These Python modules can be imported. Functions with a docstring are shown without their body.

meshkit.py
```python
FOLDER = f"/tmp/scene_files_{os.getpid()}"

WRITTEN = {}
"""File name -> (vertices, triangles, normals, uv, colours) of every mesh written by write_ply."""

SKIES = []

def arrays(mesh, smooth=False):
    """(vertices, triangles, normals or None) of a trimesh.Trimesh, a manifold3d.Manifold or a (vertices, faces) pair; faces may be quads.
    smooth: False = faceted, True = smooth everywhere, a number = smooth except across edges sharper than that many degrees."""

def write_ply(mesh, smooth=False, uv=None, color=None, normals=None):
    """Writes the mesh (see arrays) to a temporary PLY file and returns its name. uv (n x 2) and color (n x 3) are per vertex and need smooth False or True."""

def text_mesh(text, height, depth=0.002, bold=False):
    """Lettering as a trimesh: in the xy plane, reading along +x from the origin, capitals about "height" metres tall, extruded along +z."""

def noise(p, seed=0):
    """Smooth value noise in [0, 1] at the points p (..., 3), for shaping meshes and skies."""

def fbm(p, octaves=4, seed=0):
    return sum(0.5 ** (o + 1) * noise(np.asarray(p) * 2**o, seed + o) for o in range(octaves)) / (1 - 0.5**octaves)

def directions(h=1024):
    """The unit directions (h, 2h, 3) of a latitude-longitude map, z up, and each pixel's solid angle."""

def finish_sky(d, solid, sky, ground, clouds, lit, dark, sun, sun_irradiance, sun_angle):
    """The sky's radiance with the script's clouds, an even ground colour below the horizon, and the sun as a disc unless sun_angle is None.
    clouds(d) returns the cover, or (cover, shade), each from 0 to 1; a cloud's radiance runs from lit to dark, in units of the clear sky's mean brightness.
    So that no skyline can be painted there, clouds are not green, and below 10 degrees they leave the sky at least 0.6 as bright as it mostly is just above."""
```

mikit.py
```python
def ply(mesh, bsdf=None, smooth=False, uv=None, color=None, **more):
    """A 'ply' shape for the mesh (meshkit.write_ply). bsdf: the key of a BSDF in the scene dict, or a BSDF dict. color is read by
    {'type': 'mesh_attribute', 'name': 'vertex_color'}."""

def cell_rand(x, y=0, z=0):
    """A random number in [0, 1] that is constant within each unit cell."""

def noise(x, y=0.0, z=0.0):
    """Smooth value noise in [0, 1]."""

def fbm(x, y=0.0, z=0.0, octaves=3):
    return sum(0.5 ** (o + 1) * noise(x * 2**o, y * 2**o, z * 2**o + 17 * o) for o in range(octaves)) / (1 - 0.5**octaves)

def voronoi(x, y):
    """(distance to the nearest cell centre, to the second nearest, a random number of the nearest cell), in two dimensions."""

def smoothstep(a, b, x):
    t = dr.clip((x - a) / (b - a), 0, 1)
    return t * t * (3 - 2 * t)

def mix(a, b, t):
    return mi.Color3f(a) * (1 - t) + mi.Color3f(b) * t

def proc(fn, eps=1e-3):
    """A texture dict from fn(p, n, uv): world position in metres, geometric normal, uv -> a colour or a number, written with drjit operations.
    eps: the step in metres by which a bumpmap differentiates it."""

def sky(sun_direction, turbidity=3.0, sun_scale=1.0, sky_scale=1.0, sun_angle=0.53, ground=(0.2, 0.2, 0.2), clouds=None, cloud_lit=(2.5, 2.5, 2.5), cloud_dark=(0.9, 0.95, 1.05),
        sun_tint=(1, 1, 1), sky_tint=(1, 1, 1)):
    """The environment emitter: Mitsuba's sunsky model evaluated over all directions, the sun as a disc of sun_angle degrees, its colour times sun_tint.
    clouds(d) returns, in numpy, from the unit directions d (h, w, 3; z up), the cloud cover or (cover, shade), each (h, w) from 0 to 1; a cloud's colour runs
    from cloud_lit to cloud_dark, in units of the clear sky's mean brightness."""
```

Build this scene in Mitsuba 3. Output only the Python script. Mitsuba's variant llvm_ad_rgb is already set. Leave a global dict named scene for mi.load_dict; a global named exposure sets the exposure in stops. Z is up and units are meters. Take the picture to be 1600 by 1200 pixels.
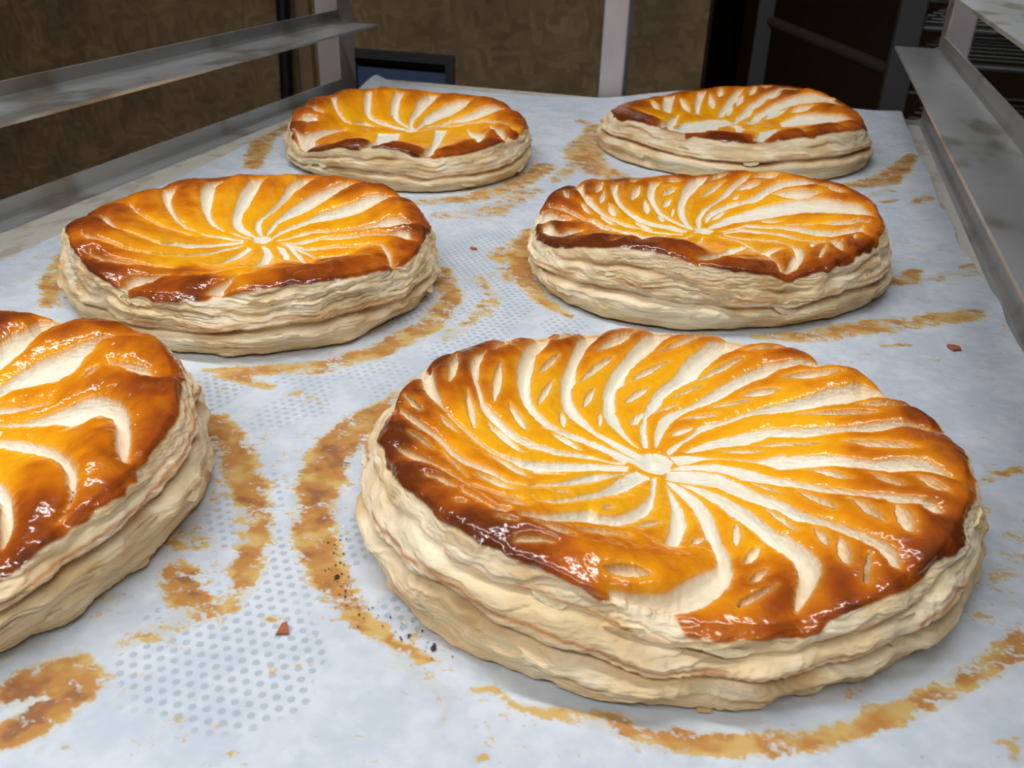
"""A bakery trolley: six puff-pastry galettes cooling on paper on a baking sheet. Units are metres, z is up, y runs along the sheet away from the camera."""
import json
import math
import numpy as np
import shapely
import trimesh
import drjit as dr
import mitsuba as mi
import mikit
import meshkit
from scipy import ndimage
from scipy.sparse import coo_matrix
from scipy.sparse.csgraph import connected_components

T = mi.ScalarTransform4f
scene, labels = {}, {}

# ---------------------------------------------------------------- camera, light, exposure
CAM_H = 0.196                                            # above the baking sheet
RIGHT = np.array([0.955762, 0.292845, 0.027593])         # solved from the vanishing points of the rails and the posts
DOWN = np.array([0.163260, -0.450114, -0.877920])
FWD = np.array([-0.244675, 0.843587, -0.478012])
M = np.eye(4)
M[:3, 0], M[:3, 1], M[:3, 2], M[:3, 3] = -RIGHT, -DOWN, FWD, (0, 0, CAM_H)
scene['camera'] = {'type': 'thinlens', 'fov': 2 * math.degrees(math.atan(800 / 1400)), 'fov_axis': 'x', 'to_world': T(M.tolist()),
                   'aperture_radius': 0.0006, 'focus_distance': 0.40, 'near_clip': 0.01, 'far_clip': 50.0}
exposure = 0.66
LAMPS = [  # centre, half length along x, half width, radiance
    ((-0.42, 0.30, 1.15), 0.95, 0.022, (30.0, 30.3, 30.6)),
    ((-0.22, -0.60, 1.10), 0.95, 0.022, (36.0, 36.0, 36.0)),
]

# ---------------------------------------------------------------- helpers
def label(key, text=None, cat=None, group=None, kind=None):
    labels[key] = {a: b for a, b in (('label', text), ('category', cat), ('group', group), ('kind', kind)) if b}


def numbered(name):
    if name not in scene and name not in labels:
        return name
    k = 1
    while f'{name}_{k:03d}' in scene or f'{name}_{k:03d}' in labels:
        k += 1
    return f'{name}_{k:03d}'


def obj(name, mesh, bsdf, parent=None, smooth=False, **kw):
    key = numbered((parent + '__' if parent else '') + name)
    scene[key] = mikit.ply(mesh, bsdf, smooth=smooth, **kw)
    return key


def box(x0, x1, y0, y1, z0, z1, bev=0.0):
    m = trimesh.creation.box(bounds=[[x0, y0, z0], [x1, y1, z1]])
    if bev > 0:
        import manifold3d as m3
        pts = [(x, y, z) for x in (x0 + bev, x1 - bev) for y in (y0 + bev, y1 - bev) for z in (z0 + bev, z1 - bev)]
        hull = m3.Manifold.batch_hull([m3.Manifold.sphere(bev, 12).translate(p) for p in pts])
        q = hull.to_mesh()
        m = trimesh.Trimesh(q.vert_properties[:, :3], q.tri_verts)
    return m


def prism_y(profile, y0, y1):
    """A closed (x, z) outline swept along y."""
    p = shapely.Polygon(profile)
    m = trimesh.creation.extrude_polygon(p, y1 - y0, engine='earcut')
    v = m.vertices.copy()
    m.vertices = np.stack([v[:, 0], y1 - v[:, 2], v[:, 1]], 1)
    return m


def smooth01(a, b, x):
    t = np.clip((x - a) / (b - a), 0, 1)
    return t * t * (3 - 2 * t)


def fb(x, y, z=0.0, o=4, seed=0):
    x, y, z = np.broadcast_arrays(x, y, z)
    return meshkit.fbm(np.stack([x, y, z], -1), o, seed)


# ---------------------------------------------------------------- materials
def tex(fn, eps=1e-3):
    return mikit.proc(fn, eps)


def rgb(*c):
    return {'type': 'rgb', 'value': list(c)}


VC = {'type': 'mesh_attribute', 'name': 'vertex_color'}
def bump_glaze(p, n, uv):
    return mikit.fbm(p.x * 420, p.y * 420, p.z * 420, 2) * 0.65 + mikit.noise(p.x * 1500, p.y * 1500, p.z * 1500) * 0.10
scene['mat_glaze'] = {'type': 'bumpmap', 'arbitrary': tex(bump_glaze, 2e-4), 'scale': 0.00055,
    'bsdf': {'type': 'principled', 'base_color': VC, 'roughness': 0.13, 'specular': 0.5, 'clearcoat': 0.6, 'clearcoat_gloss': 0.98}}
def bump_pale(p, n, uv):
    return mikit.fbm(p.x * 500, p.y * 500, p.z * 1400, 3)
scene['mat_pastry'] = {'type': 'twosided', 'bsdf': {'type': 'bumpmap', 'arbitrary': tex(bump_pale, 2e-4), 'scale': 0.0006,
    'bsdf': {'type': 'principled', 'base_color': VC, 'roughness': 0.55, 'specular': 0.35, 'sheen': 0.2}}}
scene['mat_crumb'] = {'type': 'principled', 'base_color': rgb(0.38, 0.12, 0.055), 'roughness': 0.4, 'specular': 0.4}
scene['mat_flake'] = {'type': 'principled', 'base_color': rgb(0.62, 0.43, 0.16), 'roughness': 0.45}
scene['mat_burnt'] = {'type': 'principled', 'base_color': rgb(0.03, 0.012, 0.008), 'roughness': 0.4}

HEX = 0.0042
def dots(p):
    """1 inside the ghosts of the sheet's perforation, a slightly turned hexagonal lattice."""
    a = math.radians(8)
    x, y = p.x * math.cos(a) + p.y * math.sin(a), p.y * math.cos(a) - p.x * math.sin(a)
    x, y = x / HEX, y / (HEX * 0.866)
    best = mi.Float(9)
    for k in (0, 1):
        row = dr.floor(y) + k
        off = dr.select(mi.Int32(row) % 2 == 0, mi.Float(0), mi.Float(0.5))
        fx = x - off
        fx = fx - dr.round(fx)
        fy = (y - row) * 0.866
        best = dr.minimum(best, dr.sqrt(fx * fx + fy * fy))
    return 1 - mikit.smoothstep(0.20, 0.35, best)
def stain_amount(p, uv):
    n = mikit.fbm(p.x * 210, p.y * 330, 1.0, 3) * 0.65 + mikit.fbm(p.x * 900, p.y * 1100, 6.0, 2) * 0.35
    n2 = mikit.fbm(p.x * 45, p.y * 60, 4.0, 2)
    return mikit.smoothstep(0.36, 0.80, uv.x * 0.95 + (n - 0.5) * 2.0 + (n2 - 0.5) * 0.6)
def paper_color(p, n, uv):
    dot_amount, dark = dr.maximum(uv.y, 0), dr.maximum(-uv.y, 0)      # uv: stain amount; perforation ghosts (+) or stain darkness (-)
    m = mikit.fbm(p.x * 60, p.y * 60, 2.0, 3)
    m2 = mikit.fbm(p.x * 260, p.y * 260, 5.0, 3)
    c = mikit.mix(mi.Color3f(0.505, 0.56, 0.63), mi.Color3f(0.61, 0.655, 0.71), mikit.smoothstep(0.3, 0.72, m * 0.6 + m2 * 0.4))
    patch = mikit.smoothstep(0.40, 0.55, dot_amount + (mikit.fbm(p.x * 50, p.y * 50, 9.0, 2) - 0.5) * 0.9) * dr.clip(dot_amount * 1.6, 0, 1)
    c = mikit.mix(c, mi.Color3f(0.30, 0.36, 0.43), dots(p) * patch * 0.62)
    s = stain_amount(p, uv)
    t = mikit.fbm(p.x * 120, p.y * 150, 7.0, 3)
    k = dr.clip(dark * 0.95 + (t - 0.5) * 1.5 + (uv.x - 0.6) * 0.3, 0, 1)
    col = mikit.mix(mi.Color3f(0.60, 0.385, 0.10), mi.Color3f(0.47, 0.19, 0.015), mikit.smoothstep(0.08, 0.62, k))
    col = mikit.mix(col, mi.Color3f(0.25, 0.075, 0.008), mikit.smoothstep(0.66, 1.1, k))
    c = mikit.mix(c, c * mi.Color3f(0.93, 0.84, 0.62), mikit.smoothstep(0.15, 0.6, uv.x) * 0.55)
    return mikit.mix(c, col, s * 0.9)
def paper_rough(p, n, uv):
    return 0.52 - 0.30 * stain_amount(p, uv)
scene['mat_paper'] = {'type': 'twosided', 'bsdf': {'type': 'principled', 'base_color': tex(paper_color), 'roughness': tex(paper_rough), 'specular': 0.4}}

def alu_color(p, n, uv):
    s = mikit.fbm(p.x * 25, p.y * 9, p.z * 60, 4)
    b = mikit.smoothstep(0.52, 0.75, mikit.fbm(p.x * 40, p.y * 18, 3.0, 3))
    return mikit.mix(mikit.mix(mi.Color3f(0.44, 0.455, 0.46), mi.Color3f(0.72, 0.74, 0.74), s), mi.Color3f(0.30, 0.265, 0.19), b * 0.75)
def alu_rough(p, n, uv):
    return 0.26 + 0.20 * mikit.fbm(p.x * 60, p.y * 12, p.z * 60, 3)
scene['mat_rail'] = {'type': 'principled', 'base_color': tex(alu_color), 'metallic': 0.65, 'roughness': tex(alu_rough), 'specular': 0.5}
def sheet_color(p, n, uv):
    s = mikit.smoothstep(0.5, 0.7, mikit.fbm(p.x * 90, p.y * 50, 1.0, 4))
    return mikit.mix(mi.Color3f(0.62, 0.60, 0.53), mi.Color3f(0.42, 0.35, 0.24), s * 0.55)
scene['mat_sheet'] = {'type': 'principled', 'base_color': tex(sheet_color), 'metallic': 0.15, 'roughness': 0.45}
def post_color(p, n, uv):
    s = mikit.fbm(p.x * 60, p.y * 60, p.z * 22, 3)
    w = mikit.smoothstep(0.45, 0.62, mikit.fbm(p.x * 15, 2.0, p.z * 12, 3))
    return mikit.mix(mikit.mix(mi.Color3f(0.50, 0.47, 0.50), mi.Color3f(0.62, 0.58, 0.58), s), mi.Color3f(0.58, 0.44, 0.38), w * 0.5)
scene['mat_post'] = {'type': 'principled', 'base_color': tex(post_color), 'metallic': 0.5, 'roughness': 0.42}
def osb_color(p, n, uv):
    u = p.x + p.y                                          # the boards face both ways
    w = mikit.noise(u * 17, p.z * 17) * 2
    a1, b1, r1 = mikit.voronoi(u * 80 + w, p.z * 26 + u * 12)
    a2, b2, r2 = mikit.voronoi(u * 27 - p.z * 20, p.z * 72 + w)
    r = dr.select(mikit.noise(u * 30, p.z * 30, 8.0) > 0.5, r1, r2)
    c = mikit.mix(mi.Color3f(0.25, 0.165, 0.082), mi.Color3f(0.35, 0.245, 0.13), r)
    return c * (0.62 + 0.75 * mikit.fbm(u * 9, p.z * 9, 1.0, 4))
scene['mat_osb'] = {'type': 'principled', 'base_color': tex(osb_color), 'roughness': 0.6, 'specular': 0.3}
scene['mat_wood_trim'] = {'type': 'principled', 'base_color': rgb(0.30, 0.205, 0.11), 'roughness': 0.6}
scene['mat_wall'] = {'type': 'diffuse', 'reflectance': rgb(0.55, 0.55, 0.54)}
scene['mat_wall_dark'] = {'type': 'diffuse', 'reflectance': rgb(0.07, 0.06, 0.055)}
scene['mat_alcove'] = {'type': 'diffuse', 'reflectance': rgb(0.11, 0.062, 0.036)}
scene['mat_floor'] = {'type': 'principled', 'base_color': rgb(0.12, 0.11, 0.10), 'roughness': 0.5}
scene['mat_black'] = {'type': 'principled', 'base_color': rgb(0.006, 0.006, 0.007), 'roughness': 0.5}
scene['mat_dark_metal'] = {'type': 'principled', 'base_color': rgb(0.10, 0.10, 0.11), 'metallic': 0.5, 'roughness': 0.45}
scene['mat_rack'] = {'type': 'principled', 'base_color': rgb(0.075, 0.08, 0.078), 'metallic': 0.4, 'roughness': 0.4}
scene['mat_brace'] = {'type': 'principled', 'base_color': rgb(0.04, 0.032, 0.024), 'roughness': 0.5}
scene['mat_blue'] = {'type': 'principled', 'base_color': rgb(0.10, 0.15, 0.30), 'roughness': 0.35}
scene['mat_lamp_body'] = {'type': 'diffuse', 'reflectance': rgb(0.8, 0.8, 0.8)}

# ---------------------------------------------------------------- the room
def struct(name, mesh, mat):
    scene[name] = mikit.ply(mesh, mat)
    label(name, kind='structure')
FLOOR, CEIL = -0.95, 1.75
struct('floor', box(-3.0, 2.4, -2.4, 3.6, FLOOR - 0.05, FLOOR), 'mat_floor')
struct('ceiling', box(-3.0, 2.4, -2.4, 3.6, CEIL, CEIL + 0.05), 'mat_wall')
struct('wall_left', box(-3.05, -3.0, -2.4, 2.3, FLOOR, CEIL), 'mat_osb')
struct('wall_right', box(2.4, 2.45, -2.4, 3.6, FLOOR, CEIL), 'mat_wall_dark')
struct('wall_front', box(-3.0, 2.4, -2.45, -2.4, FLOOR, CEIL), 'mat_wall')
HX0, HX1, HZ0, HZ1, WY, AX = -1.115, -0.812, -0.42, -0.155, 2.2, -0.205   # the low opening in the board wall
wall = trimesh.util.concatenate([box(-3.0, HX0, WY, 2.3, FLOOR, CEIL), box(HX1, AX, WY, 2.3, FLOOR, CEIL), box(HX0, HX1, WY, 2.3, HZ1, CEIL), box(HX0, HX1, WY, 2.3, FLOOR, HZ0)])
struct('wall_back', wall, 'mat_osb')
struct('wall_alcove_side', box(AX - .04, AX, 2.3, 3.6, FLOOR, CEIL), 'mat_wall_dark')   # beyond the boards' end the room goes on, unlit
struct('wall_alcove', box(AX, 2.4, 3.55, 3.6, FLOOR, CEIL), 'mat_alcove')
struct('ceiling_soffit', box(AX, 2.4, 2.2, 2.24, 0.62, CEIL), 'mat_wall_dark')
scene['wall_back__hatch_recess'] = mikit.ply(trimesh.util.concatenate([box(HX0 + 0.02, HX1 - 0.02, 2.212, 2.222, HZ0, HZ1 - .048)]), 'mat_blue')
labels['wall_back__hatch_recess'] = {'label': 'dull blue panel at the back of the low opening'}
scene['wall_back__hatch_frame'] = mikit.ply(trimesh.util.concatenate([box(HX0, HX0 + .03, WY - .012, 2.42, HZ0, HZ1), box(HX1 - .022, HX1, WY - .012, 2.42, HZ0, HZ1), box(HX0 + .03, HX1 - .022, WY - .012, WY + .03, HZ1 - .022, HZ1), box(HX0 + .03, HX1 - .022, WY - .012, 2.42, HZ0, HZ0 + .02)]), 'mat_dark_metal')
labels['wall_back__hatch_frame'] = {'label': 'dark metal frame of the low opening'}
scene['wall_back__hatch_bar'] = mikit.ply(box(HX0 + .03, HX1 - .022, 2.23, 2.27, -0.197, -0.184, 0.004), 'mat_black')
for k, (x0, x1, d) in enumerate(((-1.262, -1.243, 0.014), (-1.236, -1.198, 0.022))):
    key = numbered('wall_back__batten')
    scene[key] = mikit.ply(box(x0, x1, WY - d, WY, FLOOR, CEIL, 0.003), 'mat_wood_trim')

def lean(p0, p1, r, sides=16):
    return trimesh.creation.cylinder(radius=r, segment=[p0, p1], sections=sides)
scene['broom_pole'] = mikit.ply(lean((-1.262, 2.10, -0.9), (-1.238, 2.16, 0.35), 0.017), 'mat_black', smooth=40)
label('broom_pole', 'black pole leaning upright against the brown chipboard wall, left of the left post', 'pole')

# lamps on the ceiling side, above and behind the camera
for k, (c, hl, hw, L) in enumerate(LAMPS):
    t = numbered('batten_lamp')
    label(t, ['long white tube lamp hung across above the trolley, outside the frame', 'long white tube lamp hung above and behind the camera, outside the frame'][k], 'lamp')
    x, y, z = c
    scene[t + '__housing'] = mikit.ply(box(x - hl - .02, x + hl + .02, y - hw - .02, y + hw + .02, z + .004, z + .05, .004), 'mat_lamp_body')
    v = np.array([[x - hl, y - hw, z], [x - hl, y + hw, z], [x + hl, y + hw, z], [x + hl, y - hw, z]])
    scene[t + '__diffuser'] = {**mikit.ply((v, np.array([[0, 1, 2, 3]])), 'mat_lamp_body'), 'emitter': {'type': 'area', 'radiance': rgb(*L)}}
    for s in (-1, 1):
        scene[numbered(t + '__cable')] = mikit.ply(lean((x + s * hl * .7, y, z + .04), (x + s * hl * .7, y, CEIL), .003, 8), 'mat_lamp_body')

# ---------------------------------------------------------------- the trolley: posts and rails
tr = 'tray_trolley'
label(tr, 'metal tray trolley with angle rails and square posts holding the baking sheet', 'trolley')
XC, TH = -0.166, 0.0022
def post(x0, x1, y0, y1):
    return obj('post', box(x0, x1, y0, y1, FLOOR + .1, 1.0, 0.0025), 'mat_post', tr, smooth=40)
post(-0.516, -0.4885, 0.952, 0.992)
post(-0.209, -0.181, 1.032, 1.062)
post(0.1415, 0.168, 1.062, 1.10)
post(-0.516, -0.4885, -0.10, -0.06)
post(0.1415, 0.168, -0.10, -0.06)
obj('base_frame', trimesh.util.concatenate([box(-.516, .168, -.10, -.06, FLOOR + .08, FLOOR + .12), box(-.516, .168, 1.0, 1.06, FLOOR + .08, FLOOR + .12), box(-.516, -.4885, -.06, 1.0, FLOOR + .08, FLOOR + .12), box(.1415, .168, -.06, 1.10, FLOOR + .08, FLOOR + .12)]), 'mat_post', tr)
for sx, sy in ((-.5, -.08), (.155, -.08), (-.5, 1.02), (.155, 1.05)):
    w = trimesh.creation.cylinder(radius=.04, height=.025, sections=24)
    w.apply_transform(trimesh.transformations.rotation_matrix(math.pi / 2, [0, 1, 0]))
    w.apply_translation((sx, sy, FLOOR + .041))
    obj('caster', w, 'mat_black', tr, smooth=40)
def rail(side, z, y0, y1, wide=0.046):
    """An angle: an upright flange against the posts and a shelf that reaches inwards; the shelf's far corner is cut to a point."""
    xo = -0.4860 if side < 0 else 0.1412
    d = 1 if side < 0 else -1
    up = 0.0125
    prof = [(xo, z - TH), (xo + d * wide, z - TH), (xo + d * wide, z), (xo + d * .010, z), (xo + d * .0055, z + .0012), (xo + d * .0032, z + .004), (xo + d * TH, z + up), (xo, z + up)]
    m = prism_y(prof, y0, y1)
    return obj('rail', m, 'mat_rail', tr, smooth=25)
for z in (-0.0745, 0.0, 0.0705, 0.1445):
    zz = z - 0.0015 if z == 0 else z
    k1 = rail(-1, zz, -0.09, 0.948)
    k2 = rail(1, zz, -0.09, 1.058)

# ---------------------------------------------------------------- the baking sheet and its paper
SX0, SX1, SY0, SY1 = -0.462, 0.1315, 0.0, 1.02
sheet = box(SX0, SX1, SY0, SY1, -0.0012, 0.0004, 0.0006)
obj('baking_sheet', sheet, 'mat_sheet', smooth=30)
label('baking_sheet', 'large flat grey metal baking sheet on the trolley rails under the white paper', 'baking tray')

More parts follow.
